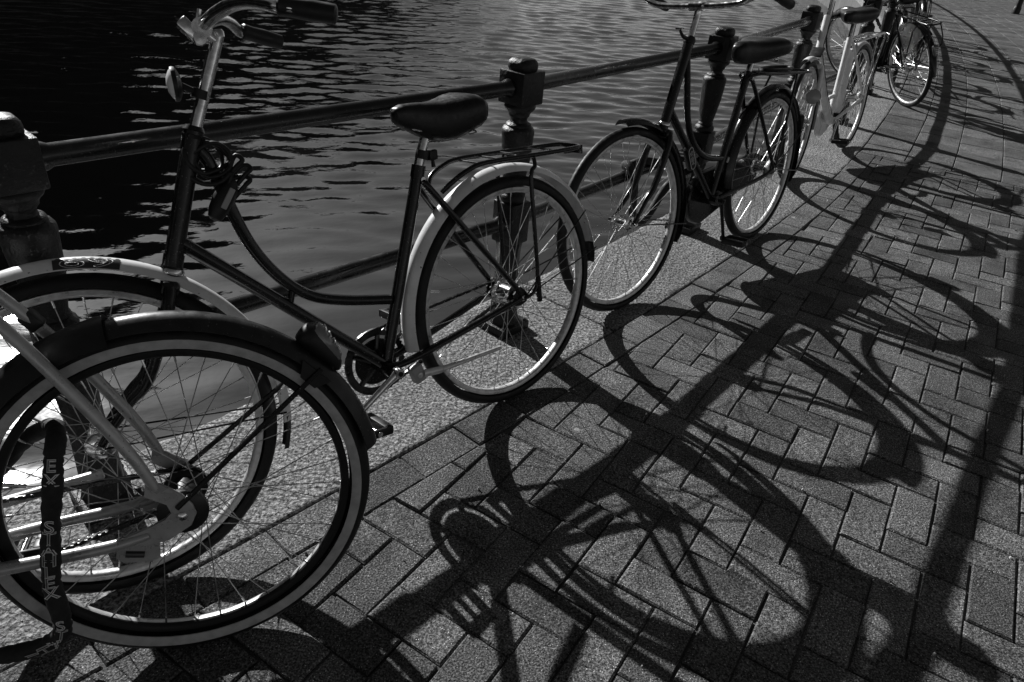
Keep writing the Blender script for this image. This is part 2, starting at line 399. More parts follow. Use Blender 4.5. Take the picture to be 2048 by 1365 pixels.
# ------------------------------------------------------------------ granite kerb stones along the water
def kerb_stone(s0, s1):
    mb = MB(); n = max(4, int((s1-s0)/0.045)); tt = [EDGE_T, EDGE_T+0.006, EDGE_T+0.02]+list(np.linspace(EDGE_T+0.06, -0.05, 9))+[-0.02, -0.006, -0.002]
    zz = [-0.022, -0.006, -0.001]+[0]*9+[0, -0.001, -0.004]
    rings = []
    j0, j1 = s0+0.0045, s1-0.0045
    sv = [j0, j0+0.006]+list(np.linspace(j0+0.03, j1-0.03, n))+[j1-0.006, j1]
    for i, s in enumerate(sv):
        e = -0.006 if i in (0, len(sv)-1) else 0.0
        ring = []
        a = K(s, EDGE_T); ring.append((a[0], a[1], -0.28))
        for k, (t, z) in enumerate(zip(tt, zz)):
            jt = RNG.normal(0, 0.0035) if k < 3 else 0; p = K(s, t+jt); ring.append((p[0], p[1], z+e+RNG.normal(0, 0.0011)))
        b = K(s, -0.002); ring.append((b[0], b[1], -0.28)); rings.append(ring)
    mb.loft(rings, 'granite'); return mb
KJ = [-3.97+2.785*i for i in range(13)]
for a, b in zip(KJ[:-1], KJ[1:]): kerb_stone(a, b).build('kerb_stone', quay, angle=60)
kr = MB()
for a, b in zip([KJ[-1]+2.8*i for i in range(12)], [KJ[-1]+2.8*(i+1) for i in range(12)]):
    p = [K(a+.004, EDGE_T), K(b-.004, EDGE_T), K(b-.004, -.006), K(a+.004, -.006)]
    kr.loft([[(q[0], q[1], -.28) for q in p], [(q[0], q[1], 0.0) for q in p]], 'granite')
tag(kr.build('far_kerb_stones', quay, smooth=False), kind='stuff')

# ------------------------------------------------------------------ pavers and slabs
def clip(poly, n, d):
    """keep the part of a 2-D polygon with n.p >= d"""
    out = []
    for i in range(len(poly)):
        a, b = poly[i], poly[(i+1) % len(poly)]; da, db = n[0]*a[0]+n[1]*a[1]-d, n[0]*b[0]+n[1]*b[1]-d
        if da >= 0: out.append(a)
        if (da >= 0) != (db >= 0):
            k = da/(da-db); out.append((a[0]+(b[0]-a[0])*k, a[1]+(b[1]-a[1])*k))
    return out
def area(p): return 0.5*abs(sum(p[i][0]*p[(i+1) % len(p)][1]-p[(i+1) % len(p)][0]*p[i][1] for i in range(len(p))))
def paver(poly, rnd, cham=0.0042, drop=0.0042, depth=0.05):
    n = len(poly); cx = sum(p[0] for p in poly)/n; cy = sum(p[1] for p in poly)/n
    def ins(d):
        o = []
        for i in range(n):
            a, p, b = Vector(poly[i-1]), Vector(poly[i]), Vector(poly[(i+1) % n])
            e1 = (p-a).normalized(); e2 = (b-p).normalized(); n1 = Vector((-e1.y, e1.x)); n2 = Vector((-e2.y, e2.x))
            m = (n1+n2); m = m/max(0.3, m.dot(n1)) if m.length > 1e-6 else n1
            o.append(p+m*d)
        return o
    mb = MB(); wob = [Vector((rnd.gauss(0, .0014), rnd.gauss(0, .0014))) for _ in poly]
    O = [Vector(p)+w for p, w in zip(poly, wob)]; I = ins(cham)
    mb.loft([[(p.x, p.y, -depth) for p in O], [(p.x, p.y, -drop) for p in O], [(p.x, p.y, 0) for p in I]], 'brick'); return mb
PV = 0.103; E1A = R_(59.5); e1 = np.array([math.cos(E1A), math.sin(E1A)]); e2 = np.array([e1[1], -e1[0]])
ORG = np.array([1.055, 1.416])-e1*PV
S_TRANS = 5.12
rb = random.Random(3); JT = 0.0015
def rect_mesh(L, W): return paver([(-L/2+JT, -W/2+JT), (L/2-JT, -W/2+JT), (L/2-JT, W/2-JT), (-L/2+JT, W/2-JT)], rb)
BR_VAR = [rect_mesh(2*PV, PV).mesh('brick', smooth=False) for _ in range(7)]
items = []                                       # (screen area, world xy, rotation, mesh or polygon)
def scr(x, y, a):
    q = cam_px((x, y, 0)); 
    if q is None: return 0
    inside = -60 < q[0] < 2108 and -60 < q[1] < 1425
    return (a*(CAM_F/q[2])**2*(1.36/math.hypot(x, y, 1.36))) * (1 if inside else 1e-6)
for i in range(-40, 46):
    for j in range(-46, 48):
        r = (i-j) % 4
        if r == 0: c = ORG+e2*PV*(i+1)+e1*PV*(j+.5); ang = E1A-PI/2
        elif r == 3: c = ORG+e2*PV*(i+.5)+e1*PV*(j+1); ang = E1A
        else: continue
        s, t = to_st(c[0], c[1])
        if not (-3.4 < s < S_TRANS+.2 and 0.03 < t < 3.4): continue
        d = np.array([math.cos(ang), math.sin(ang)]); w = np.array([-d[1], d[0]]); L, W = PV-JT, PV/2-JT
        poly = [tuple(c+d*L*a+w*W*b) for a, b in ((-1, -1), (1, -1), (1, 1), (-1, 1))]
        st = [to_st(*p) for p in poly]
        cut = False; pl = poly
        if min(q[1] for q in st) < 0.121:
            k = K(s, 0.121); th = KT(s); n = (math.sin(th), -math.cos(th)); pl = clip(pl, n, n[0]*k[0]+n[1]*k[1]); cut = True
        if max(q[0] for q in st) > S_TRANS-.003:
            k = K(S_TRANS-.003, t); th = KT(S_TRANS); n = (-math.cos(th), -math.sin(th)); pl = clip(pl, n, n[0]*k[0]+n[1]*k[1]); cut = True
        if len(pl) < 3 or area(pl) < 0.0012: continue
        items.append((scr(c[0], c[1], area(pl)), c, ang, pl if cut else None))
s = -3.4
while s < S_TRANS-.1:                            # the border course against the granite
    ds = min(0.2075, S_TRANS-s)
    pl = [K(s+.0015, .003), K(s+.0015, .117), K(s+ds-.0015, .117), K(s+ds-.0015, .003)]; pl = [(float(p[0]), float(p[1])) for p in pl]
    c = np.array(K(s+ds/2, .06)); items.append((scr(c[0], c[1], area(pl)), c, 0, pl)); s += ds
items.sort(key=lambda q: -q[0]); rest = MB()
def ccw(p): 
    return p if sum(p[i][0]*p[(i+1) % len(p)][1]-p[(i+1) % len(p)][0]*p[i][1] for i in range(len(p))) > 0 else p[::-1]
for k, (sa, c, ang, pl) in enumerate(items):
    dz = rb.gauss(-0.001, .0018); tl = (rb.gauss(0, .010), rb.gauss(0, .010))
    Mx = Matrix.Translation((c[0], c[1], dz)) @ Matrix.Rotation(tl[0], 4, 'X') @ Matrix.Rotation(tl[1], 4, 'Y')
    if pl is None:
        me = rb.choice(BR_VAR); Mx = Mx @ Matrix.Rotation(ang+(PI if rb.random() < .5 else 0), 4, 'Z')
    else:
        q = ccw([(p[0]-c[0], p[1]-c[1]) for p in pl]); me = None; mbx = paver(q, rb)
        if k < 300: me = mbx.mesh('brick', smooth=False)
    if k < 300: link('brick', me, pavement, Mx)
    else:
        if pl is None:
            vs_ = [Mx @ v.co for v in me.vertices]; fs = [tuple(p.vertices) for p in me.polygons]
        else: vs_ = [Mx @ Vector(v) for v in mbx.v]; fs = mbx.f
        rest.add(vs_, fs, 'brick')
tag(rest.build('more_bricks', pavement, smooth=False), kind='stuff')
# square slabs further along
slabs = []; SP = 0.302
for col in range(0, 24):
    t0 = 0.004+col*SP; off = (0.0, .5, .08, .55)[col % 4]*SP
    for row in range(-1, 100):
        s0 = S_TRANS+.004+row*SP+off; s1 = s0+SP
        if s1 < S_TRANS+.05: continue
        s0 = max(s0, S_TRANS+.004)
        pl = [K(s0+.0025, t0+.0025), K(s0+.0025, t0+SP-.0025), K(s1-.0025, t0+SP-.0025), K(s1-.0025, t0+.0025)]
        pl = [(float(p[0]), float(p[1])) for p in pl]
        c = np.array(K((s0+s1)/2, t0+SP/2)); slabs.append((scr(c[0], c[1], area(pl)), c, pl))
slabs.sort(key=lambda q: -q[0]); rest = MB()
for k, (sa, c, pl) in enumerate(slabs):
    q = ccw([(p[0]-c[0], p[1]-c[1]) for p in pl]); mbx = paver(q, rb, .004, .0035)
    Mx = Matrix.Translation((c[0], c[1], rb.gauss(-.001, .0013))) @ Matrix.Rotation(rb.gauss(0, .004), 4, 'X') @ Matrix.Rotation(rb.gauss(0, .004), 4, 'Y')
    if k < 300: link('slab', mbx.mesh('slab', smooth=False), pavement, Mx)
    else: rest.add([Mx @ Vector(v) for v in mbx.v], mbx.f, 'brick')
tag(rest.build('more_slabs', pavement, smooth=False), kind='stuff')

# ------------------------------------------------------------------ cast-iron canal railing: one thing of posts and bars
PP = [(-0.9827, 1.2747), (-0.041, 2.2939), (0.8177, 3.4341), (1.6452, 4.8063)]
PS = [to_st(*p)[0] for p in PP]
nxt = PS[-1]
while nxt < 40: nxt += 1.55; PP.append(tuple(float(q) for q in K(nxt, -0.30)))
PP = [tuple(float(q) for q in K(PS[0]-1.38*k, -.33)) for k in (3, 2, 1)] + PP
rail = empty('canal_railing', mtx=Matrix.Translation((PP[4][0], PP[4][1], 0)))
tag(rail, 'black cast iron canal railing of turned posts and two round bars', 'railing')
RO = Vector((PP[4][0], PP[4][1], 0))
def post_mesh():
    mb = MB(); n = 28
    prof = [(0.0001, .957), (.020, .9565), (.033, .953), (.0405, .945), (.0425, .935), (.0415, .926), (.039, .919)]
    mb.lathe(prof, 'iron', 'z', 32)
    for i, (x, y, z) in enumerate(mb.v):
        a = math.atan2(y, x); k = 1/(abs(math.cos(a))**3.4+abs(math.sin(a))**3.4)**(1/3.4); mb.v[i] = (x*k*.96, y*k*.96, z)
    mb.box((0, 0, .871), (.101, .101, .1), 'iron', bev=.004)
    prof = [(.046, .8215), (.050, .816), (.0505, .811), (.046, .803), (.038, .796), (.0345, .789), (.034, .783), (.029, .778), (.0265, .770), (.029, .763),
            (.0385, .759), (.041, .755), (.040, .751), (.047, .747), (.0525, .739), (.0535, .730), (.052, .718), (.0495, .68), (.0465, .64), (.040, .59), (.0335, .555), (.0315, .543),
            (.034, .539), (.0355, .535), (.034, .531), (.039, .527), (.0445, .520), (.0455, .512), (.0435, .504), (.038, .498)]
    mb.lathe(prof, 'iron', 'z', n)
    mb.box((0, 0, .425), (.092, .092, .148), 'iron', bev=.006)
    # tapered octagonal foot, leaf-like bulges, square plinth
    prof = [(.046, .352), (.0475, .345), (.044, .325), (.043, .3), (.0415, .25), (.043, .2), (.046, .13), (.050, .07), (.056, .04), (.060, .034)]
    mb.lathe(prof, 'iron', 'z', 8)
    mb.box((0, 0, .0165), (.140, .140, .035), 'iron', bev=.004)
    for sx in (-1, 1):
        for sy in (-1, 1): mb.lathe([(.0001, .042), (.006, .041), (.009, .034)], 'iron', 'z', 6, center=(.055*sx, .055*sy, 0))
    from mathutils import noise as NZ
    for i, p in enumerate(mb.v):
        q = Vector(p); d = NZ.noise_vector(q*28)*.0014+NZ.noise_vector(q*75)*.0007; mb.v[i] = tuple(q+Vector((d.x, d.y, d.z*.5)))
    return mb.mesh('iron_post', angle=38)
pm = post_mesh()
def bar_pts(i, z): return Vector((*PP[i], z))-RO
for i, p in enumerate(PP[:30]):
    a = PP[max(0, i-1)]; b = PP[min(len(PP)-1, i+1)]; th = math.atan2(b[1]-a[1], b[0]-a[0])
    post = link('iron_post', pm, rail, Matrix.Translation(Vector((p[0], p[1], 0))-RO) @ Matrix.Rotation(th, 4, 'Z'))
for i in range(min(29, len(PP)-1)):
    for nm, z, r in (('top_bar', .8705, .0225), ('lower_bar', .4225, .0235)):
        a, b = bar_pts(i, z), bar_pts(i+1, z); d = (b-a).normalized()
        mb = MB(); mb.tube([a+d*.051, a+d*.062, a+d*.075, b-d*.075, b-d*.062, b-d*.051], [r+.006, r+.006, r, r, r+.006, r+.006], 'bar', n=20)
        mb.build(nm, rail)

# ------------------------------------------------------------------ bicycles
# local axes of a bicycle: x forwards, y to its left, z up; origin where the rear tyre meets the ground
def pose(x, y, az, lean):
    u = Vector((math.cos(az), math.sin(az), 0)); n0 = Vector((-math.sin(az), math.cos(az), 0)); z = Vector((0, 0, 1))
    v = z*math.cos(lean)-n0*math.sin(lean); n = n0*math.cos(lean)+z*math.sin(lean)
    return Matrix(((u.x, n.x, v.x, x), (u.y, n.y, v.y, y), (u.z, n.z, v.z, 0), (0, 0, 0, 1)))
def steer_matrix(wb, s, R0=0.352, rake=0.075, ha=R_(68)):
    ax = Vector((-math.cos(ha), 0, math.sin(ha))); pf = Vector((math.sin(ha), 0, math.cos(ha)))
    p = Vector((wb, 0, R0))-pf*rake
    return Matrix.Translation(p) @ Matrix.Rotation(s, 4, ax) @ Matrix.Translation(-p)
_spoke_cache = {}
def spoke_mesh(side, lead, rr, fl, yo):
    key = (side, lead, rr, fl, yo)
    if key not in _spoke_cache:
        mb = MB(); a = R_(62*lead); p0 = Vector((fl*math.cos(a), yo*side, fl*math.sin(a))); p1 = Vector((rr+.002, .004*side, 0))
        d = (p1-p0).normalized()
        mb.tube([p0, p1-d*.014], .00105, 'spoke', n=5); mb.tube([p1-d*.016, p1], .0021, 'chrome', n=6)
        _spoke_cache[key] = mb.mesh('spoke')
    return _spoke_cache[key]
def wheel(parent, name, mtx, R=.352, hubkey='chrome', tw=.040, rr=.304, band=None, tread=False, each=True, hub='plain', rim='alloy', seg=80, spin=0.0, flange=.028):
    w = empty(name, parent, mtx)
    # tyre
    mb = MB(); ro = rr+.013; rc = (R+ro-.003)/2; ah = (R-ro+.003)/2; n = 13
    prof = []; mis = []
    for i in range(n+1):
        a = -R_(118)+R_(236)*i/n
        prof.append((rc+ah*math.cos(a), tw/2*math.sin(a)))
    for i in range(n):
        rm = (prof[i][0]+prof[i+1][0])/2; mis.append('band' if band and band[0] < rm < band[1] else 'rubber')
    if band:                                   # a raised pale band on both side walls
        def yw(r): 
            k = max(-1, min(1, (r-rc)/ah)); return tw/2*math.sqrt(max(0, 1-k*k))
        for sg in (-1, 1):
            rs = np.linspace(band[0], band[1], 5)
            pr = [(rs[0], sg*(yw(rs[0])-.001))]+[(r_, sg*(yw(r_)+.0012)) for r_ in rs]+[(rs[-1], sg*(yw(rs[-1])-.001))]
            mb.lathe(pr, 'band', 'y', seg)
        mis = ['rubber']*n
    if tread:
        seg2 = 176; rings = []
        for i in range(seg2):
            t = 2*PI*i/seg2; ring = []
            for k, (r_, h) in enumerate(prof):
                a = abs(k-n/2)/(n/2); q = r_
                if a < .62 and i % 2 == (0 if h > 0 else 1) and a > .2: q = r_-.0024
                ring.append((q*math.cos(t), h, q*math.sin(t)))
            rings.append(ring)
        mb.loft(rings, 'rubber', closed=True, cap=False, ringclosed=False)
    else: mb.lathe(prof, 'rubber', 'y', seg, mis=mis)
    mb.build('tyre', w, angle=35)
    # rim
    mb = MB(); mb.lathe([(rr+.0155, -.0125), (rr+.0165, -.0105), (rr+.0135, -.0085), (rr+.008, -.006), (rr+.0075, .006), (rr+.0135, .0085), (rr+.0165, .0105), (rr+.0155, .0125), (rr+.007, .0125), (rr+.002, .0095), (rr, .004), (rr, -.004), (rr+.002, -.0095), (rr+.007, -.0125)], rim, 'y', seg, closedprof=True, mis=(['rubber']*4+[rim]*2+['rubber']*4+[rim]*4 if band else None))
    mb.tube([(rr*math.cos(.3), 0, rr*math.sin(.3)), ((rr-.036)*math.cos(.3), 0, (rr-.036)*math.sin(.3))], [.004, .0032], 'chrome', n=8)
    mb.build('rim', w)
    # hub
    mb = MB(); yo = .033
    bodyr = {'plain': .0155, 'coaster': .029, 'drum': .030}[hub]
    fl = max(flange, bodyr+.008)
    pr = [(.0055, -.066), (.0055, -.05), (.012, -.05), (.013, -.038), (fl, -.0355), (fl+.002, -.034), (fl, -.031), (bodyr, -.027), (bodyr*1.0, 0), (bodyr, .027), (fl, .031), (fl+.002, .034), (fl, .0355), (.013, .038), (.012, .05), (.0055, .05), (.0055, .066)]
    mb.lathe(pr, hubkey, 'y', 24)
    for sg in (-1, 1): mb.lathe([(.0001, sg*.070), (.007, sg*.069), (.0095, sg*.067), (.0095, sg*.058), (.006, sg*.057)], 'chrome', 'y', 6)
    if hub == 'drum': mb.lathe([(.012, .037), (.043, .038), (.045, .042), (.045, .052), (.038, .056), (.012, .057)], 'alloy' if hubkey == 'chrome' else 'dkgrey', 'y', 28)
    mb.build('hub', w)
    # spokes
    if each:
        for j in range(36):
            sd = 1 if j % 2 else -1; ld = 1 if (j//2) % 2 else -1
            link('spoke', spoke_mesh(sd, ld, rr, fl, yo), w, Matrix.Rotation(R_(10*j)+spin, 4, 'Y'))
    else:
        mb = MB()
        for j in range(36):
            sd = 1 if j % 2 else -1; ld = 1 if (j//2) % 2 else -1; t = R_(10*j)+spin; a = t+R_(62*ld)
            mb.tube([(fl*math.cos(a), yo*sd, fl*math.sin(a)), (rr*math.cos(t), .004*sd, rr*math.sin(t))], .0013, 'spoke', n=4)
        tag(mb.build('spokes', w), kind='stuff')
    return w
def guard(parent, name, c, r, a0, a1, w, key, mtx=None, h=.017, n=44, flare=0.0):
    """mudguard: a thin curved shell swept round the wheel in its plane; angles in degrees from straight ahead, anticlockwise seen from the left"""
    prof = []
    m = 8
    for i in range(m+1):
        k = -1+2*i/m; prof.append((r+h*(1-abs(k)**2.2)-h, k*w/2))
    for i in range(m, -1, -1):
        k = -1+2*i/m; prof.append((r+h*(1-abs(k)**2.2)-h-.0012, k*(w/2-.0008)))
    rings = []
    for i in range(n+1):
        a = R_(a0+(a1-a0)*i/n); rings.append([(c[0]+q*math.cos(a), y, c[1]+q*math.sin(a)) for q, y in prof])
    mb = MB(); mb.loft(rings, key)
    return mb.build(name, parent, mtx, angle=50)
def flap(parent, c, r, a, w, L, key='blackmatt', mtx=None):
    mb = MB(); rings = []
    for k in range(6):
        q = k/5; aa = R_(a-2)+L/r*q; er = Vector((math.cos(aa), 0, math.sin(aa))); ww = w/2*(.92-.30*q); p = Vector((c[0], 0, c[1]))+er*(r+.001)
        rings.append([p+Vector((0, -ww, 0))-er*.010, p+Vector((0, -ww*.5, 0)), p+Vector((0, ww*.5, 0)), p+Vector((0, ww, 0))-er*.010, p+Vector((0, ww, 0))-er*.012, p+Vector((0, ww*.5, 0))-er*.003, p+Vector((0, -ww*.5, 0))-er*.003, p+Vector((0, -ww, 0))-er*.012])
    mb.loft(rings, key); return mb.build('mud_flap', parent, mtx)
def stay(parent, pts, r=.0026, key='black', name='mudguard_stay', mtx=None):
    mb = MB(); mb.tube(pts, r, key, n=7); return mb.build(name, parent, mtx)
def saddle(parent, st, key='saddle', mtx=None):
    """st: (x, z top, half width, skirt) from nose to tail"""
    mb = MB(); rings = []
    st2 = []
    for i in range(len(st)-1):
        for k in range(3):
            q = k/3; st2.append(tuple(st[i][m]*(1-q)+st[i+1][m]*q for m in range(4)))
    st2.append(st[-1])
    for x, z, hw, sk in st2:
        ring = []
        N = 22
        for k in range(N):
            a = 2*PI*k/N; cx, sx = math.cos(a), math.sin(a)
            y = hw*math.copysign(abs(cx)**.75, cx)
            zz = z-sk*.36+ (sk*.36*abs(sx)**.8 if sx > 0 else -sk*.64*abs(sx)**.7)
            if sx > 0: zz -= 0.10*hw*math.exp(-(y/(hw+1e-5)*2.2)**2)*.4
            ring.append((x, y, zz))
        rings.append(ring)
    mb.loft(rings, key); o = mb.build('saddle', parent, mtx, angle=80)
    return o
def saddle_under(parent, x0, x1, z, y=.022):
    mb = MB()
    for s in (-1, 1): mb.tube([(x0, y*.6*s, z+.012), (x0-.05, y*s, z-.006), (x1+.04, y*1.1*s, z-.004), (x1, y*1.8*s, z+.02)], .0035, 'chrome', n=8, smooth=4)
    for s in (-1, 1):
        hel = []
        for k in range(60):
            a = k/60*2*PI*5; q = k/59; hel.append((x1+.02+.012*math.cos(a), .045*s+.012*math.sin(a), z-.028+.055*q))
        mb.tube(hel, .0024, 'chrome', n=6)
    return mb.build('saddle_rails', parent)
def chain_set(parent, bb, hubc, ring_r=.092, cog_r=.036, y=-.046, open_chain=True, teeth=46):
    mb = MB()
    n = teeth*2; O, I = [], []
    for i in range(n):
        a = 2*PI*i/n; r = ring_r+(.003 if i % 2 else -.0025); O.append((bb[0]+r*math.cos(a), bb[1]+r*math.sin(a))); r2 = ring_r-.017; I.append((bb[0]+r2*math.cos(a), bb[1]+r2*math.sin(a)))
    rings = [[(p[0], y-.0015, p[1]) for p in O], [(p[0], y+.0015, p[1]) for p in O], [(p[0], y+.0015, p[1]) for p in I], [(p[0], y-.0015, p[1]) for p in I]]
    mb.loft(rings, 'chainm', closed=True, cap=False)
    for k in range(5):
        a = 2*PI*k/5+.5; mb.tube([(bb[0]+.02*math.cos(a), y, bb[1]+.02*math.sin(a)), (bb[0]+(ring_r-.014)*math.cos(a), y, bb[1]+(ring_r-.014)*math.sin(a))], [.012, .007], 'black', n=8)
    mb.lathe([(.0001, y-.0035), (ring_r*.70, y-.003), (ring_r*.72, y), (ring_r*.70, y+.003), (.0001, y+.0035)], 'black', 'y', 40, center=(bb[0], 0, bb[1]))
    mb.lathe([(.0001, y-.008), (.024, y-.006), (.026, y+.006), (.0001, y+.008)], 'black', 'y', 20, center=(bb[0], 0, bb[1]))
    mb.build('chainring', parent)
    mb = MB(); O = []
    for i in range(36):
        a = 2*PI*i/36; r = cog_r+(.002 if i % 2 else -.002); O.append((hubc[0]+r*math.cos(a), hubc[1]+r*math.sin(a)))
    mb.prism(O, y-.0015, y+.0015, 'chainm'); mb.build('sprocket', parent)
    if open_chain:
        mb = MB(); d = Vector((bb[0]-hubc[0], bb[1]-hubc[1])); L = d.length; th = math.atan2(d.y, d.x); dv = math.asin((ring_r-cog_r)/L)
        path = []
        for k in range(40): a = th+PI/2+dv-PI*k/39*(1+2*dv/PI); path.append((bb[0]+ring_r*math.cos(a), bb[1]+ring_r*math.sin(a)))
        for k in range(20): a = th-PI/2-dv-(PI-2*dv)*k/19; path.append((hubc[0]+cog_r*math.cos(a), hubc[1]+cog_r*math.sin(a)))
        path.append(path[0]); path = [Vector((p[0], y, p[1])) for p in path]
        acc = [0]
        for a, b in zip(path[:-1], path[1:]): acc.append(acc[-1]+(b-a).length)
        pitch = .0127; nl = int(acc[-1]/pitch); xs = np.array([p.x for p in path]); zs = np.array([p.z for p in path])
        for k in range(nl):
            q0, q1 = k*acc[-1]/nl, (k+1)*acc[-1]/nl
            p0 = Vector((np.interp(q0, acc, xs), y, np.interp(q0, acc, zs))); p1 = Vector((np.interp(q1, acc, xs), y, np.interp(q1, acc, zs)))
            w = .0025 if k % 2 else .0042; c = (p0+p1)/2; dd = (p1-p0).normalized()
            Rm = Matrix(((dd.x, 0, -dd.z), (0, 1, 0), (dd.z, 0, dd.x)))
            mb.box(c, (.0172, w*2, .0085), 'chainm', rot=Rm)
            mb.lathe([(.0042, -.0055), (.0042, .0055)], 'chrome', 'y', 6, center=(p0.x, y, p0.z))
        mb.build('chain', parent)
def crank(parent, bb, ang, side, L=.165, key='chrome', pedal_tilt=0.0):
    """a crank arm, and its pedal"""
    a = R_(ang); e = Vector((math.cos(a), 0, math.sin(a))); y0 = .060*side; c = Vector((bb[0], 0, bb[1]))
    mb = MB(); mb.tube([c+Vector((0, y0*.95, 0)), c+e*.03+Vector((0, y0, 0)), c+e*(L-.015)+Vector((0, y0+.012*side, 0)), c+e*L+Vector((0, y0+.013*side, 0))], [.0145, .0105, .009, .0115], key, n=12, flat=.75)
    mb.lathe([(.0001, y0+.012*side), (.013, y0+.011*side), (.015, y0+.004*side), (.015, y0-.012*side)], key, 'y', 18, center=c)
    mb.lathe([(.0001, y0+.014*side), (.007, y0+.014*side), (.007, y0+.010*side)], 'black', 'y', 12, center=c)
    mb.lathe([(.0001, y0+.022*side), (.010, y0+.021*side), (.0115, y0+.014*side), (.0115, y0+.002*side)], key, 'y', 16, center=c+e*L)
    o = mb.build('crank', parent)
    mb = MB(); pc = c+e*L; ym = y0+.075*side; t = R_(pedal_tilt); Rm = Matrix.Rotation(-t, 3, 'Y')
    mb.tube([pc+Vector((0, y0+.015*side, 0)), pc+Vector((0, y0+.13*side, 0))], .007, 'chrome', n=10)
    for s in (-1, 1):
        mb.box(pc+Rm @ Vector((s*.030, ym, 0))-Vector((0, 0, 0)), (.022, .09, .024), 'blackmatt', rot=Rm, bev=.004)
    for yy in (y0+.028*side, y0+.122*side): mb.box(pc+Vector((0, yy, 0)), (.082, .008, .022), 'blackmatt', rot=Rm, bev=.003)
    mb.build('pedal', parent); return o
def tail_lamp(parent, p, nrm_ang, key='redlens'):
    a = R_(nrm_ang); er = Vector((math.cos(a), 0, math.sin(a))); et = Vector((-math.sin(a), 0, math.cos(a)))
    mb = MB(); rings = []
    Pp = Vector(p)
    for q, w, h0, h1 in ((-.058, .004, .0, .012), (-.050, .013, -.002, .022), (-.02, .019, -.002, .036), (.022, .025, -.002, .050), (.038, .024, -.001, .050), (.047, .016, .004, .040), (.050, .004, .012, .03)):
        ring = []
        for k in range(14):
            b = 2*PI*k/14; ring.append(Pp-et*q+Vector((0, w*math.cos(b), 0))+er*((h0+h1)/2+(h1-h0)/2*math.sin(b)))
        rings.append(ring)
    mb.loft(rings, 'blackmatt'); o = mb.build('tail_lamp', parent)
    mb = MB(); rings = []
    for q, w, h in ((-.050, .004, .020), (-.042, .0115, .032), (-.015, .0165, .043), (.022, .021, .056), (.034, .018, .055), (.040, .006, .045)):
        rings.append([Pp-et*q+Vector((0, 1.06*w*math.cos(2*PI*k/16), 0))+er*(h-.026+.026*abs(math.sin(2*PI*k/16))**.7 if math.sin(2*PI*k/16) > 0 else h-.028) for k in range(16)])
    mb.loft(rings, key)
    for k in range(4): mb.tube([Pp-et*(-.028+.015*k)+er*(.0405+.0046*k)+Vector((0, -.010-.0018*k, 0)), Pp-et*(-.028+.015*k)+er*(.0405+.0046*k)+Vector((0, .010+.0018*k, 0))], .0016, 'glass', n=6)
    mb.build('lens', o); return o
def head_lamp(parent, c, d, r, mtx=None, body='blackmatt', depth=.03, bulge=.26, lens='lens'):
    """round lamp facing along d"""
    d = Vector(d).normalized(); q = d.to_track_quat('X', 'Z').to_matrix(); mb = MB()
    mb.lathe([(.0001, -depth), (r*.5, -depth*.95), (r*.86, -depth*.55), (r, -.004), (r*1.03, 0), (r*1.0, .004)], body, 'x', 28)
    mb.v = [tuple(q @ Vector(v)+Vector(c)) for v in mb.v]; o = mb.build('headlamp', parent, mtx)
    mb = MB(); mb.lathe([(.0001, r*bulge), (r*.45, r*bulge*.88), (r*.8, r*bulge*.5), (r*.97, .003), (r*.97, -.002)], lens, 'x', 28)
    mb.v = [tuple(q @ Vector(v)+Vector(c)) for v in mb.v]; mb.build('lens', o); return o
def tubes(parent, name, lst, key, mtx=None, extra=None):
    mb = MB()
    for t in lst:
        pts, r = t[0], t[1]; mb.tube(pts, r, t[3] if len(t) > 3 else key, n=14, smooth=t[2] if len(t) > 2 else 0)
    if extra: extra(mb)
    return mb.build(name, parent, mtx, angle=45)
def grips(parent, ends, mtx):
    for p0, p1 in ends:
        p0, p1 = Vector(p0), Vector(p1); mb = MB()
        mb.tube([p0, p0.lerp(p1, .04), p0.lerp(p1, .25), p0.lerp(p1, .55), p0.lerp(p1, .85), p0.lerp(p1, .97), p1], [.0140, .0175, .0162, .0182, .0172, .0168, .012], 'blackmatt', n=16)
        mb.build('grip', parent, mtx)
def fork(parent, wb, head_lo, mtx, key, R0=.352, blade=.046, name='fork', crown=True):
    ha = R_(68); pf = Vector((math.sin(ha), 0, math.cos(ha))); ax = Vector((-math.cos(ha), 0, math.sin(ha)))
    hub = Vector((wb, 0, R0)); lo = Vector((head_lo[0], 0, head_lo[1]))
    mb = MB()
    cr = lo-ax*.03
    mb.tube([lo+ax*.0, cr-ax*.012], .0185, key, n=16)
    mb.lathe([(.0001, 0), (.023, .001), (.024, .006), (.021, .012)], 'chrome', 'z', 20)
    nL = 4*20; o = len(mb.v)-nL
    q = ax.to_track_quat('Z', 'Y').to_matrix()
    for i in range(o, len(mb.v)): mb.v[i] = tuple(q @ Vector(mb.v[i])+lo-ax*.004)
    mb.box(cr, (.036, .085, .03), key, rot=Matrix.Rotation(R_(-22), 3, 'Y'), bev=.008)
    for s in (-1, 1):
        y = blade*s; L = (cr-hub).length
        mid = cr.lerp(hub-pf*.055, .55)
        mb.tube([cr+Vector((0, y*.75, .004)), cr-ax*.05+Vector((0, y, 0)), mid+Vector((0, y, 0)), hub-pf*.040+ax*.10+Vector((0, y, 0)), hub-pf*.012+ax*.035+Vector((0, y*1.08, 0)), hub+Vector((0, y*1.1, 0))], [.0125, .0135, .0125, .010, .0085, .008], key, n=12, smooth=5)
    return mb.build(name, parent, mtx, angle=45)
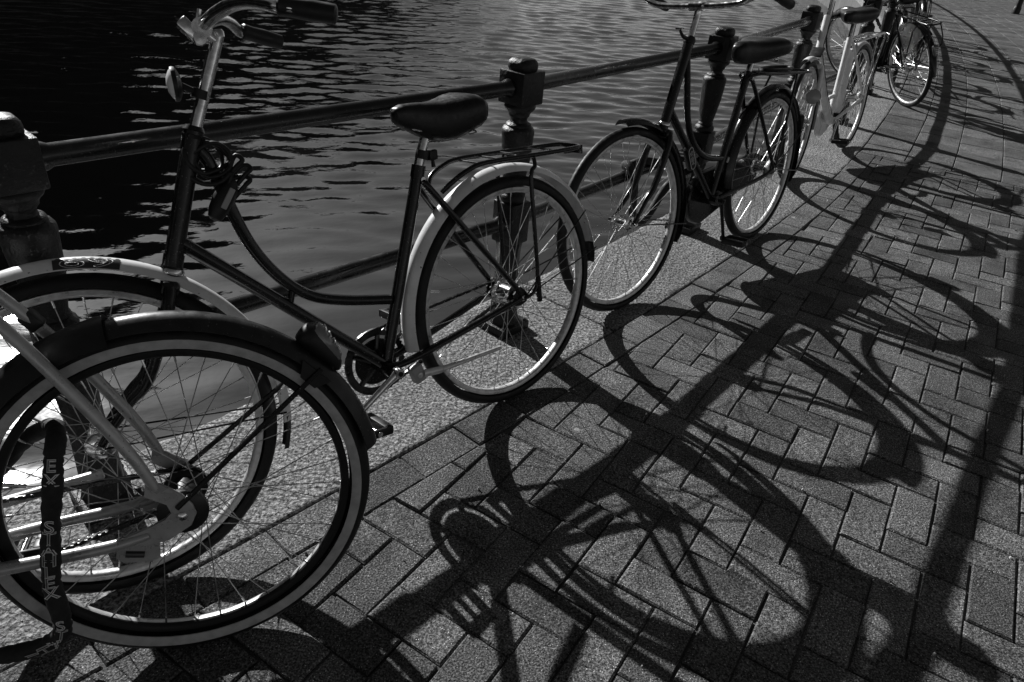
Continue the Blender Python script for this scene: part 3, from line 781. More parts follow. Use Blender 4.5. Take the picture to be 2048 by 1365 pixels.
def frame_rear(bb, seat_hi, hubc=(0, .352), r1=.0085, r2=.0105, ys=.024):
    """chain stays and seat stays, both sides"""
    out = []
    for s in (-1, 1):
        out.append(([(bb[0]-.01, .028*s, bb[1]+.004), (bb[0]-.10, .034*s, bb[1]+.012), (hubc[0]+.12, .052*s, hubc[1]-.022), (hubc[0]+.03, .061*s, hubc[1]-.003), (hubc[0]-.012, .061*s, hubc[1])], [r2, r2, r2*.95, r2*.85, r2*.7], 4))
        out.append(([(seat_hi[0], ys*.8*s, seat_hi[1]), (seat_hi[0]-.03, ys*1.25*s, seat_hi[1]-.045), (hubc[0]+.05, .058*s, hubc[1]+.075), (hubc[0], .061*s, hubc[1]+.008)], [r1, r1*1.05, r1, r1*.8], 4))
    return out

def text_mesh(body, size, align='LEFT', bevel=.0006, fill=False):
    cu = bpy.data.curves.new('print', 'FONT'); cu.body = body; cu.size = size; cu.align_x = align
    cu.fill_mode = 'BOTH' if fill else 'NONE'; cu.bevel_depth = bevel; cu.bevel_resolution = 0; cu.resolution_u = 4
    ob = bpy.data.objects.new('print', cu); COL.objects.link(ob)
    dg = bpy.context.evaluated_depsgraph_get(); me = bpy.data.meshes.new_from_object(ob.evaluated_get(dg))
    bpy.data.objects.remove(ob); bpy.data.curves.remove(cu)
    me.name = 'print'; return me
def setmat(me, key): me.materials.clear(); me.materials.append(MT[key])
def lamp_bracket(parent, pts, r, mtx): return stay(parent, pts, r, 'blackmatt', 'lamp_bracket', mtx)

# ---- the main bicycle: black swan-neck roadster with white mudguards
PB = pose(0.0230, 1.8657, 3.9373, 0.1869)
B = empty('bicycle', mtx=PB)
tag(B, 'black swan neck bicycle with white mudguards and chrome handlebar, leaning on the railing', 'bicycle', 'bicycles parked along the railing')
wbB = 1.1411; SB = steer_matrix(wbB, -0.3038)
bb = (.457, .275); hc = (0, .352)
def lugsB(mb):
    for p, q, r in (((.823, .925), (.833, .90), .0205), ((.913, .702), (.923, .677), .0205)):
        mb.tube([(p[0], 0, p[1]), (q[0], 0, q[1])], r, 'black', n=18)
    mb.tube([(bb[0], -.036, bb[1]), (bb[0], .036, bb[1])], .021, 'black', n=18)
    mb.tube([(.2805, 0, .782), (.290, 0, .752)], .0185, 'black', n=16)
    for s in (-1, 1): mb.prism([(.03, .335), (.035, .372), (.008, .392), (-.018, .366), (-.016, .338), (.01, .33)], .058*s, .063*s, 'black')
    mb.tube([(.285, -.02, .748), (.285, .02, .748)], .007, 'chrome', n=10)
frB = tubes(B, 'frame', [([(bb[0], 0, bb[1]), (.281, 0, .780)], .0158), ([(bb[0]+.005, 0, bb[1]+.01), (.895, 0, .722)], .0158), ([(.823, 0, .925), (.923, 0, .677)], .0186),
    ([(.822, 0, .905), (.803, 0, .873), (.785, 0, .80), (.766, 0, .725), (.745, 0, .668), (.713, 0, .612), (.672, 0, .562), (.62, 0, .522), (.54, 0, .490), (.418, 0, .456)], .0135, 5),
    ([(.692, 0, .515), (.672, 0, .57)], .0085)] + frame_rear(bb, (.283, .742), hc, r1=.0088), 'black', extra=lugsB)
for z0, z1, r in ((.925, .945, .021), (.677, .660, .021)):
    mb = MB()
    d = Vector((-.376, 0, .927)); p = Vector((.823, 0, .925)) if z0 > .8 else Vector((.923, 0, .677)); sg = 1 if z0 > .8 else -1
    mb.tube([p-d*.003*sg, p+d*.004*sg, p+d*.005*sg, p+d*.012*sg, p+d*.013*sg, p+d*.022*sg], [.0205, .0225, .019, .019, .0225, .017], 'black', n=20); mb.build('headset_cup', B)
fork(B, wbB, (.926, .668), SB, 'black')
wheel(B, 'rear_wheel', Matrix.Translation((0, 0, .352)), hub='coaster', spin=.06)
wheel(B, 'front_wheel', SB @ Matrix.Translation((wbB, 0, .352)), hub='plain', spin=.02)
guard(B, 'rear_mudguard', hc, .388, -9, 171, .060, 'white', h=.020)
flap(B, hc, .384, 171, .056, .07)
guard(B, 'front_mudguard', (wbB, .352), .384, 38, 190, .060, 'white', SB, h=.020)
flap(B, (wbB, .352), .380, 190, .056, .085, mtx=SB)
for s in (-1, 1):
    for a in (170, 148): stay(B, [(-.006, .066*s, .352), (.372*math.cos(R_(a)), .034*s, .352+.372*math.sin(R_(a)))], .0022, 'black')
    stay(B, [(wbB-.004, .060*s, .352), (wbB+.370*math.cos(R_(186)), .033*s, .352+.370*math.sin(R_(186)))], .0022, 'black', mtx=SB)
# number transfer on the front mudguard
def on_guard(c, r, w, h, ang, k): 
    rad = r+h*(1-abs(k)**2.2)-h+.0009; return (c[0]+rad*math.cos(ang), k*w/2, c[1]+rad*math.sin(ang))
cF = (wbB, .352); mb = MB(); rings = []
for i in range(33):
    a = R_(92.5+17.5*i/32); kk0 = .30+(.10 if i % 4 < 2 else -.02)
    rings.append([on_guard(cF, .384, .060, .020, a, k) for k in np.linspace(kk0, .985, 8)])
mb.loft(rings, 'sticker', cap=False, ringclosed=False); stk = mb.build('transfer', B, SB)
tm = text_mesh('69', .050, bevel=.0005)
xs = [v.co.x for v in tm.vertices]; ys = [v.co.y for v in tm.vertices]; x0, x1, y0, y1 = min(xs), max(xs), min(ys), max(ys)
for v in tm.vertices:
    a = R_(94.2+14.0*(v.co.x-x0)/(x1-x0)); k = .97-.62*(v.co.y-y0)/(y1-y0); z = v.co.z; p = on_guard(cF, .3846, .060, .020, a, k); v.co = Vector(p)
setmat(tm, 'print'); link('printed_number', tm, stk)
# seat
tubes(B, 'seatpost', [([(.283, 0, .776), (.268, 0, .815), (.2535, 0, .845), (.246, 0, .868), (.243, 0, .885)], [.0128, .0128, .0128, .0105, .0105])], 'chrome')
mb = MB(); d = Vector((-.335, 0, .942)); p = Vector((.2665, 0, .806))
mb.tube([p-d*.011, p+d*.011], .0175, 'blackmatt', n=20); mb.box(p+Vector((-.024, .004, -.003)), (.026, .028, .026), 'blackmatt', bev=.004)
mb.tube([p+Vector((-.026, .006, -.012)), p+Vector((-.026, .008, -.034))], [.004, .006], 'blackmatt', n=10); mb.build('seat_clamp', B)
saddle(B, [(.343, .919, .006, .018), (.338, .928, .018, .040), (.315, .935, .025, .060), (.28, .935, .029, .080), (.245, .933, .037, .094), (.21, .934, .052, .104), (.18, .939, .066, .108), (.155, .944, .076, .106), (.13, .946, .081, .100), (.112, .942, .081, .090), (.098, .933, .074, .072), (.088, .919, .057, .048), (.083, .906, .032, .02)])
saddle_under(B, .315, .115, .872)
mb = MB(); mb.tube([(.243, -.024, .872), (.243, .024, .872)], .015, 'blackmatt', n=14); mb.build('saddle_clamp', B)
# rack
L = []
loop = [(.238, .030, .708), (.212, .050, .735), (.165, .056, .756), (.10, .057, .766), (-.10, .057, .758), (-.235, .055, .753), (-.278, .042, .752), (-.288, .015, .751), (-.288, -.015, .751), (-.278, -.042, .752), (-.235, -.055, .753), (-.10, -.057, .758), (.10, -.057, .766), (.165, -.056, .756), (.212, -.050, .735), (.238, -.030, .708)]
L.append((loop, .0068, 4))
for s in (-1, 1):
    L.append(([(-.070, .060*s, .752), (-.066, .068*s, .730), (-.048, .070*s, .705), (-.050, .074*s, .55), (-.052, .076*s, .40), (-.030, .074*s, .362), (0, .070*s, .352)], .0062, 3))
    L.append(([(-.052, .077*s, .41), (-.056, .077*s, .33)], .0085))
rk = tubes(B, 'luggage_rack', L, 'black')
for x in (.105, .03, -.045, -.15): stay(rk, [(x, .055, .761), (x, -.055, .761)], .0032, 'chrome', 'rack_bar')
mb = MB(); mb.prism([(-.255, .742), (-.305, .752), (-.305, .728), (-.262, .73)], -.003, .003, 'black'); mb.box((-.302, 0, .740), (.006, .07, .026), 'black', bev=.002); mb.box((-.3058, 0, .741), (.003, .034, .012), 'label', bev=.001); mb.build('reflector_plate', rk)
# drive train and stand
chain_set(B, bb, hc); crank(B, bb, -24, 1, pedal_tilt=8); crank(B, bb, 156, -1, pedal_tilt=8)
mb = MB(); mb.box((.398, .058, .252), (.036, .03, .052), 'label', rot=Matrix.Rotation(.25, 3, 'Y'), bev=.006); mb.lathe([(.0001, .076), (.008, .075), (.009, .07)], 'alloy', 'y', 12, center=(.398, 0, .25))
mb.tube([(.385, .072, .250), (.34, .078, .245), (.325, .08, .245)], [.011, .0105, .009], 'alloy', n=10, flat=.7); mb.tube([(.33, .08, .245), (.22, .088, .244), (.126, .094, .243)], [.008, .0068, .006], 'alloy', n=10)
mb.build('kickstand', B)
# steering
mb = MB(); mb.tube([(.828, 0, .912), (.790, 0, .990), (.745, 0, 1.082), (.733, 0, 1.108)], [.0124, .0124, .0124, .0128], 'chrome', n=18)
mb.lathe([(.0001, .0150), (.010, .0145), (.0128, .010), (.0128, 0)], 'chrome', 'z', 16, center=(.732, 0, 1.104))
mb.tube([(.738, 0, 1.098), (.752, 0, 1.112), (.762, 0, 1.119)], [.0125, .0155, .0175], 'chrome', n=16); mb.tube([(.760, -.026, 1.121), (.760, .026, 1.121)], .0190, 'chrome', n=20)
mb.box((.7815, .002, 1.121), (.024, .042, .046), 'chrome', rot=Matrix.Rotation(R_(38), 3, 'Y'), bev=.005)
mb.lathe([(.0001, .032), (.012, .031), (.0135, .022)], 'chrome', 'y', 16, center=(.768, 0, 1.102))
for y in (-.012, .012): mb.tube([(.764, y, 1.137), (.756, y, 1.155)], [.0042, .0056], 'chrome', n=8)
mb.build('stem', B, SB)
bar = []
for s in (1, -1):
    dz = 0 if s > 0 else .022
    bar.append(([(.760, 0, 1.121), (.750, .03*s, 1.129+dz*.1), (.729, .08*s, 1.139+dz*.3), (.702, .14*s, 1.143+dz*.6), (.677, .20*s, 1.134+dz*.9), (.654, .25*s, 1.119+dz), (.615, .268*s, 1.107+dz), (.575, .282*s, 1.098+dz)], .0127, 6))
tubes(B, 'handlebar', bar, 'chrome', SB)
grips(B, [((.652, .251*s, 1.119+(0 if s > 0 else .024)), (.562, .286*s, 1.094+(0 if s > 0 else .022))) for s in (1, -1)], SB)
lamp = head_lamp(B, (.832, .004, 1.026), (1, 0, .05), .032, SB, depth=.013, bulge=.48, lens='glass')
lamp_bracket(B, [(.824, .006, 1.024), (.805, .006, 1.012), (.784, 0, 1.0)], .007, SB)
mb = MB(); d = Vector((-.41, 0, .912)); p = Vector((.7905, 0, 1.003)); mb.tube([p-d*.009, p+d*.009], .0165, 'blackmatt', n=20); mb.build('lamp_clamp', B, SB)

# coiled cable lock hanging round the head of that bicycle
lk_o = empty('cable_lock', mtx=PB)
tag(lk_o, 'black coiled cable lock hanging round the head tube of the bicycle with white mudguards', 'lock')
cr_ = random.Random(4); mb = MB(); pts = []
for k in range(4):
    n1 = Vector((cr_.uniform(-.5, .5), 1, cr_.uniform(-.5, .3))).normalized(); ex = Vector((1, 0, 0)); ex = (ex-n1*ex.dot(n1)).normalized(); ez = n1.cross(ex)
    cc = Vector((.806+cr_.uniform(-.012, .008), cr_.uniform(-.012, .02), .882+cr_.uniform(-.012, .012))); rx, rz = cr_.uniform(.036, .052), cr_.uniform(.032, .046)
    for i in range(12): a = 2*PI*i/12+k; pts.append(cc+ex*rx*math.cos(a)+ez*rz*math.sin(a)+n1*.012*math.sin(a/2+k))
pts += [Vector((.775, .03, .84)), Vector((.79, .03, .82))]
mb.tube(pts, .0048, 'blackmatt', n=10, smooth=3)
for dx, dz in ((0, 0), (.006, -.022), (.014, .02)):
    mb.tube([(.782+dx, .018, .805+dz), (.745+dx, .028, .838+dz), (.730+dx, .03, .850+dz), (.742+dx, .02, .858+dz), (.78, .012, .83)], .0050, 'blackmatt', n=10, smooth=5)
mb.build('cable', lk_o)
mb = MB(); Rm = Matrix.Rotation(R_(52), 3, 'Y'); c0 = Vector((.797, .022, .797))
rings = []
for q, w, h in ((-.046, .006, .006), (-.042, .013, .013), (-.025, .020, .018), (0, .022, .02), (.026, .020, .018), (.044, .014, .013), (.048, .007, .007)):
    rings.append([c0+Rm @ Vector((q, h*math.sin(2*PI*k/16)*1.0, w*math.cos(2*PI*k/16))) for k in range(16)])
mb.loft(rings, 'blackmatt'); lb = mb.build('lock_body', lk_o)
mb = MB(); mb.box(c0+Rm @ Vector((-.004, .0195, 0)), (.046, .004, .013), 'label', rot=Rm, bev=.0019); mb.build('label', lb)

# ---- the nearest bicycle: silver grey frame, whitewall tyres
PA = pose(-0.5735, 0.9102, 3.5288, 0.1836)
A = empty('bicycle', mtx=PA)
tag(A, 'silver grey bicycle with whitewall tyre and dark mudguard, nearest to the camera at lower left', 'bicycle', 'bicycles parked along the railing')
bbA = (.47, .285); wbA = 1.11; SA = steer_matrix(wbA, .15)
def exA(mb):
    for s in (-1, 1):
        mb.prism([(.050, .432), (.026, .425), (-.004, .398), (-.020, .372), (-.024, .352), (-.012, .328), (.030, .304), (.085, .300), (.098, .326), (.060, .337), (.030, .348), (.016, .362), (.022, .382), (.055, .405)], .057*s, .064*s, 'silver', bev=.0015)
    mb.prism([(.045, .310), (.118, .300), (.122, .282), (.112, .270), (.070, .262), (.050, .272)], .052, .058, 'silver', bev=.001)
    mb.tube([(.105, .059, .289), (.075, .059, .281)], .0062, 'sticker', n=8, flat=1)
    mb.tube([(bbA[0], -.036, bbA[1]), (bbA[0], .036, bbA[1])], .021, 'silver', n=18)
staysA = []
for s in (-1, 1):
    staysA.append(([(bbA[0]-.01, .030*s, bbA[1]+.004), (.36, .045*s, .297), (.25, .056*s, .305), (.13, .061*s, .312), (.06, .061*s, .322)], [.012, .012, .0118, .011, .008], 4))
    staysA.append(([(.275, .020*s, .842), (.24, .035*s, .792), (.16, .052*s, .672), (.07, .059*s, .505), (.035, .061*s, .415)], [.0095, .0105, .0108, .0108, .0085], 4))
tubes(A, 'frame', [([(bbA[0], 0, bbA[1]), (.262, 0, .88)], .017), ([(bbA[0]+.005, 0, bbA[1]+.01), (.68, 0, .48), (.89, 0, .76)], .020), ([(.81, 0, .93), (.91, 0, .69)], .0195), ([(.82, 0, .90), (.60, 0, .56), (.39, 0, .52)], .013, 5)]+staysA, 'silver', extra=exA)
fork(A, wbA, (.913, .683), SA, 'silver')
wheel(A, 'rear_wheel', Matrix.Translation((0, 0, .352)), R=.352, tw=.050, rr=.292, band=(.313, .3315), hub='drum', hubkey='blackmatt', seg=112, spin=.09)
wheel(A, 'front_wheel', SA @ Matrix.Translation((wbA, 0, .352)), R=.352, tw=.050, rr=.292, band=(.313, .3315), hub='plain', each=False)
guard(A, 'rear_mudguard', hc, .375, -6, 171, .066, 'dkgrey', h=.024, n=60)
guard(A, 'front_mudguard', (wbA, .352), .375, 60, 195, .066, 'dkgrey', SA, h=.024)
tail_lamp(A, (.372*math.cos(R_(135)), 0, .352+.372*math.sin(R_(135))), 135)
for s in (-1, 1):
    stay(A, [(.006, .068*s, .372), (.366*math.cos(R_(138)), .036*s, .352+.366*math.sin(R_(138)))], .0050, 'black')
for s in (-1, 1):
    mb = MB(); mb.prism([(.36*math.cos(R_(132)), .352+.36*math.sin(R_(132))), (.36*math.cos(R_(143)), .352+.36*math.sin(R_(143))), (.33*math.cos(R_(141)), .352+.33*math.sin(R_(141))), (.33*math.cos(R_(135)), .352+.33*math.sin(R_(135)))], .031*s, .036*s, 'blackmatt'); mb.build('stay_bracket', A)
guard(A, 'ring_lock', hc, .384, 44, 79, .092, 'blackmatt', h=.040, n=16)
mb = MB(); mb.box((.188, -.050, .716), (.034, .027, .027), 'blackmatt', rot=Matrix.Rotation(R_(-55), 3, 'Y'), bev=.005); mb.build('stay_clamp', A)
chain_set(A, bbA, hc, y=-.047); crank(A, bbA, 20, 1); crank(A, bbA, 200, -1)
mb = MB(); mb.box((.285, -.052, .376), (.30, .012, .020), 'silver', rot=Matrix.Rotation(R_(9.5), 3, 'Y'), bev=.003); mb.build('chain_guard', A)
saddle(A, [(.53, .945, .006, .02), (.525, .955, .022, .045), (.48, .96, .034, .06), (.40, .958, .05, .08), (.34, .96, .078, .09), (.29, .962, .092, .09), (.26, .952, .09, .08), (.24, .93, .07, .05)])
tubes(A, 'seatpost', [([(.265, 0, .87), (.30, 0, .90), (.36, 0, .925)], .013)], 'chrome')
tubes(A, 'handlebar', [([(.80, 0, .93), (.755, 0, 1.05), (.765, 0, 1.07)], .0122), ([(.775, 0, 1.08), (.76, .09, 1.11), (.70, .2, 1.13), (.60, .28, 1.09), (.52, .29, 1.07)], .0112, 5), ([(.775, 0, 1.08), (.76, -.09, 1.11), (.70, -.2, 1.13), (.60, -.28, 1.09), (.52, -.29, 1.07)], .0112, 5)], 'chrome', SA)
grips(A, [((.62, .28*s, 1.095), (.50, .292*s, 1.066)) for s in (1, -1)], SA)

# fabric-sleeved chain lock through the near wheel
CL = empty('chain_lock', mtx=PA)
tag(CL, 'black fabric sleeved chain lock hanging through the whitewall rear wheel', 'lock')
cp = [(.30, -.055, .44), (.24, -.04, .50), (.185, .0, .536), (.166, .055, .545), (.165, .095, .528), (.172, .106, .49), (.190, .106, .413), (.205, .106, .34), (.214, .105, .28), (.214, .103, .215), (.222, .10, .178), (.25, .098, .160), (.295, .095, .152), (.36, .085, .155), (.43, .05, .18), (.50, 0, .25)]
cv = [Vector(p) for p in cp]; P2, _q = spline(cv, [0]*len(cv), 8)
mb = MB(); mb.tube(P2, [.0150*(1+.09*math.sin(i*1.9)*math.sin(i*.23)+.06*math.sin(i*.47+1)+.03*math.sin(i*2.7)) for i in range(len(P2))], 'fabric', n=20); mb.build('sleeve', CL)
acc = [0]
for a, b in zip(P2[:-1], P2[1:]): acc.append(acc[-1]+(b-a).length)
def path_at(q):
    return Vector([np.interp(q, acc, [p[k] for p in P2]) for k in range(3)])
def sleeve_text(word, q0, dq, size):
    for n_, ch in enumerate(word):
        q = q0+dq*n_; c = path_at(q); t = (path_at(q+.004)-path_at(q-.004)).normalized()
        me = text_mesh(ch, size, 'CENTER', .0009); ys = [v.co.y for v in me.vertices]; ym = (min(ys)+max(ys))/2
        side = Vector((-1, 0, 0)); side = (side-t*side.dot(t)).normalized(); out = side.cross(-t).normalized()
        if out.y < 0: out = -out
        for v in me.vertices:
            x = max(-.013, min(.013, v.co.x)); v.co = c+side*x*1.0+(-t)*(v.co.y-ym)+out*(math.sqrt(max(0, .0158**2-x*x))+.0004)
        setmat(me, 'print'); link('printed_letter', me, CL)
qa = lambda z: next(acc[i] for i in range(len(P2)) if P2[i].y > .09 and P2[i].z < z)
sleeve_text('EX', qa(.520), .0215, .029); sleeve_text('STAHLEX', qa(.415), .0225, .033); sleeve_text('STAHL', qa(.215), .0215, .030)

# ---- the black roadster behind: full chain case, black mudguards, wide handlebar
Cp = pose(1.1606, 3.4044, 4.0086, 0.1155)
Cb = empty('bicycle', mtx=Cp)
tag(Cb, 'all black roadster bicycle with full chain case and wide handlebar, behind the white mudguard bicycle', 'bicycle', 'bicycles parked along the railing')
wbC = 1.1485; SC = steer_matrix(wbC, -0.1019); bbC = (.487, .300)
def chaincase(parent, bb, hc, key, r0=.118, r1=.066, y0=-.066, y1=-.034):
    th = math.atan2(bb[1]-hc[1], bb[0]-hc[0]); pl = []
    for k in range(20): a = th+PI/2-PI*k/19; pl.append((bb[0]+r0*math.cos(a), bb[1]+r0*math.sin(a)))
    for k in range(14): a = th-PI/2-PI*k/13; pl.append((hc[0]+r1*math.cos(a), hc[1]+r1*math.sin(a)))
    mb = MB(); mb.prism(pl, y0, y1, key, bev=.006); return mb.build('chain_case', parent)
def lugsC(mb):
    mb.tube([(bbC[0], -.036, bbC[1]), (bbC[0], .036, bbC[1])], .022, 'black', n=18)
    for s in (-1, 1): mb.prism([(.03, .335), (.035, .372), (.008, .392), (-.030, .366), (-.028, .338), (.01, .33)], .058*s, .063*s, 'black')
    mb.tube([(.283, -.03, .790), (.283, .03, .790)], .008, 'chrome', n=10)
    mb.tube([(.40, .018, .452), (.40, .022, .475)], .006, 'chrome', n=8)
tubes(Cb, 'frame', [([(bbC[0], 0, bbC[1]), (.276, 0, .815)], .0158), ([(bbC[0]+.005, 0, bbC[1]+.01), (.895, 0, .735)], .0158), ([(.800, 0, .966), (.923, 0, .690)], .0190),
    ([(.806, 0, .945), (.802, 0, .905), (.786, 0, .83), (.772, 0, .757), (.752, 0, .68), (.715, 0, .610), (.665, 0, .556), (.60, 0, .515), (.52, 0, .488), (.412, 0, .470)], .0135, 5)] + frame_rear(bbC, (.280, .785), hc), 'black', extra=lugsC)
fork(Cb, wbC, (.926, .684), SC, 'black')
wheel(Cb, 'rear_wheel', Matrix.Translation((0, 0, .352)), hub='drum', spin=.03)
wheel(Cb, 'front_wheel', SC @ Matrix.Translation((wbC, 0, .352)), hub='plain', tread=True, spin=.08)
guard(Cb, 'rear_mudguard', hc, .386, -6, 196, .062, 'black', h=.022); flap(Cb, hc, .382, 196, .058, .05)
guard(Cb, 'front_mudguard', (wbC, .352), .384, 86, 198, .060, 'black', SC, h=.022); flap(Cb, (wbC, .352), .380, 198, .056, .06, mtx=SC)
for s in (-1, 1):
    stay(Cb, [(wbC-.004, .060*s, .352), (wbC+.372*math.cos(R_(192)), .034*s, .352+.372*math.sin(R_(192)))], .0028, 'black', mtx=SC)
    for a in (192, 160): stay(Cb, [(-.006, .066*s, .352), (.374*math.cos(R_(a)), .034*s, .352+.374*math.sin(R_(a)))], .0026, 'black')
chaincase(Cb, bbC, hc, 'black'); crank(Cb, bbC, -100, 1, L=.175, key='black'); crank(Cb, bbC, 80, -1, L=.175, key='black')
tubes(Cb, 'seatpost', [([(.277, 0, .81), (.262, 0, .845), (.255, 0, .87)], .013)], 'chrome')
mb = MB(); mb.tube([(.252, -.03, .872), (.252, .03, .872)], .016, 'chrome', n=14); mb.build('saddle_clamp', Cb)
saddle(Cb, [(.415, .912, .006, .03), (.41, .928, .022, .06), (.385, .942, .032, .085), (.34, .945, .040, .095), (.29, .942, .055, .095), (.24, .944, .080, .092), (.19, .950, .104, .092), (.15, .950, .114, .088), (.115, .942, .112, .078), (.09, .925, .092, .055), (.075, .910, .05, .03)])
saddle_under(Cb, .385, .10, .872)
L = []
loopC = [(.30, .024, .800), (.25, .045, .806), (.18, .056, .800), (-.12, .060, .778), (-.24, .060, .772), (-.275, .045, .771), (-.285, 0, .771), (-.275, -.045, .771), (-.24, -.060, .772), (-.12, -.060, .778), (.18, -.056, .800), (.25, -.045, .806), (.30, -.024, .800)]
L.append((loopC, .0062, 4))
for s in (-1, 1): L.append(([(-.10, .060*s, .776), (-.06, .072*s, .70), (-.012, .068*s, .37)], .0055))
rkC = tubes(Cb, 'luggage_rack', L, 'black')
for x in (.18, .10, .02, -.06, -.15): stay(rkC, [(x, .058, .796-.06*(.2-x)), (x, -.058, .796-.06*(.2-x))], .0034, 'black', 'rack_bar')
mb = MB(); ring = [(.0+.125*math.cos(2*PI*k/32), .052*math.sin(2*PI*k/32), .803+.004*math.cos(2*PI*k/32)) for k in range(32)]; mb.tube(ring, .0075, 'blackmatt', n=8, closed=True); mb.build('rack_strap', rkC)
tail_lamp(Cb, (.384*math.cos(R_(158)), 0, .352+.384*math.sin(R_(158))), 158)
tubes(Cb, 'handlebar', [([(.803, 0, .958), (.767, 0, 1.046), (.757, 0, 1.072), (.766, 0, 1.088)], [.0122, .0122, .0135, .0155]), ([(.766, -.03, 1.088), (.766, .03, 1.088)], .018),
    ([(.640, .272, 1.098), (.70, .272, 1.118), (.752, .255, 1.122), (.772, .215, 1.106), (.770, .17, 1.093), (.766, .08, 1.088), (.766, 0, 1.088), (.766, -.08, 1.088), (.770, -.17, 1.093), (.772, -.215, 1.106), (.752, -.255, 1.122), (.70, -.272, 1.118), (.640, -.272, 1.098)], .0112, 5)], 'chrome', SC)
grips(Cb, [((.70, .272*s, 1.116), (.585, .272*s, 1.080)) for s in (1, -1)], SC)
mb = MB(); d = Vector((-.407, 0, .913)); p = Vector((.797, 0, .973)); mb.tube([p-d*.012, p, p+d*.012], [.021, .023, .018], 'blackmatt', n=18)
mb.tube([p+Vector((.015, .0, .006)), p+Vector((.05, .0, .016)), p+Vector((.078, .0, .042))], [.008, .0065, .0045], 'blackmatt', n=10, smooth=4); mb.tube([p+Vector((.072, -.01, .044)), p+Vector((.086, -.01, .044)), p+Vector((.086, .01, .044)), p+Vector((.072, .01, .044))], .0035, 'chrome', n=8, closed=True)
mb.build('steering_lock', Cb)
# folded lock in its bracket on the down tube of that bicycle
fl_o = empty('folding_lock', mtx=Cp); tag(fl_o, 'folded black lock in a bracket on the down tube of the all black bicycle', 'lock')
mb = MB(); c0 = Vector((.762, .032, .535)); Rm = Matrix.Rotation(R_(-58), 3, 'Y')
Rm = Matrix.Rotation(R_(118), 3, 'Y')
def oval(L, W): return [Vector(((L-W)/2*(1 if math.cos(a) > 0 else -1)+W/2*math.cos(a), 0, W/2*math.sin(a))) for a in [2*PI*(k+.5)/24 for k in range(24)]]
rings = [[c0+Rm @ (p*q)+Vector((0, y, 0)) for p in oval(.115, .040)] for q, y in ((.9, -.012), (1, -.008), (1, .008), (.9, .012))]
mb.loft(rings, 'blackmatt'); fb = mb.build('lock_body', fl_o)
mb = MB(); mb.tube([c0+Rm @ (p*.86)+Vector((0, .0128, 0)) for p in oval(.115, .040)], .0012, 'print', n=6, closed=True); mb.build('label_border', fb)
me = text_mesh('ABUS', .026, 'CENTER', .0009); ys = [v.co.y for v in me.vertices]; ym = (min(ys)+max(ys))/2
for v in me.vertices: v.co = c0+Rm @ Vector((-v.co.x*1.05, 0, (v.co.y-ym)))+Vector((0, .0130, 0))
setmat(me, 'print'); link('printed_name', me, fb)
# padded lock wrapped round the lower bar
wl = empty('chain_lock', mtx=Matrix.Identity(4)); tag(wl, 'black padded chain lock wrapped round the lower bar behind the all black bicycle', 'lock')
bd = (Vector((*PP[5], 0))-Vector((*PP[4], 0))).normalized(); bn = Vector((bd.y, -bd.x, 0))
def RP(q, o, z): a = Vector((*PP[4], 0)); return a+bd*q+bn*o+Vector((0, 0, z))
mb = MB(); mb.tube([RP(1.19, .12, .40), RP(1.10, .09, .385), RP(1.02, .06, .33), RP(.93, .05, .23), RP(.85, .05, .205), RP(.79, .04, .25), RP(.76, .045, .36), RP(.745, .04, .43), RP(.755, 0, .468), RP(.78, -.03, .455), RP(.82, -.04, .44), RP(.88, .0, .462), RP(.96, .04, .45), RP(1.04, .05, .45)], [.012, .016, .0175, .0175, .0175, .0175, .0175, .017, .017, .017, .017, .017, .016, .012], 'fabric', n=14, smooth=5); mb.build('sleeve', wl)

# ---- white step-through bicycle with a cylinder battery behind the seat tube
Dp = pose(2.2942, 5.2812, 4.0768, 0.1397); Db = empty('bicycle', mtx=Dp)
tag(Db, 'white step-through bicycle with thick white tube behind its seat tube and a round headlamp', 'bicycle', 'bicycles parked along the railing')
wbD = 1.1084; SD = steer_matrix(wbD, 0.0985); bbD = (.475, .268)
def lugsD(mb):
    mb.tube([(bbD[0], -.036, bbD[1]), (bbD[0], .036, bbD[1])], .024, 'white', n=18)
    for s in (-1, 1): mb.prism([(.03, .335), (.035, .372), (.008, .392), (-.018, .366), (-.016, .338), (.01, .33)], .058*s, .063*s, 'white')
tubes(Db, 'frame', [([(bbD[0], 0, bbD[1]), (.305, 0, .765)], .0185), ([(.832, 0, .925), (.925, 0, .690)], .0215), ([(.905, 0, .745), (.80, 0, .60), (.70, 0, .48), (.60, 0, .375), (.545, 0, .32), (bbD[0], 0, bbD[1])], .0235, 5), ([(.60, 0, .382), (.55, 0, .42), (.43, 0, .42)], .014, 4)] + frame_rear(bbD, (.31, .745), hc, r1=.009, r2=.0115), 'white', extra=lugsD)
mb = MB(); mb.tube([(.250, 0, .690), (.252, 0, .680), (.300, 0, .50), (.352, 0, .315), (.356, 0, .30)], [.020, .032, .033, .033, .028], 'white', n=22); bt = mb.build('battery', Db)
mb = MB(); mb.tube([(.2445, 0, .712), (.249, 0, .694)], [.022, .031], 'chrome', n=20); mb.tube([(.2445, 0, .712), (.240, 0, .728)], [.008, .011], 'chrome', n=10); mb.build('cap', bt)
fork(Db, wbD, (.928, .682), SD, 'white', blade=.050)
wheel(Db, 'rear_wheel', Matrix.Translation((0, 0, .352)), R=.348, rr=.302, hub='drum', each=False)
wheel(Db, 'front_wheel', SD @ Matrix.Translation((wbD, 0, .352)), R=.348, rr=.302, hub='coaster', each=False)
guard(Db, 'rear_mudguard', hc, .374, 20, 178, .056, 'white', h=.018, n=30)
guard(Db, 'front_mudguard', (wbD, .352), .374, 78, 196, .056, 'white', SD, h=.018, n=30)
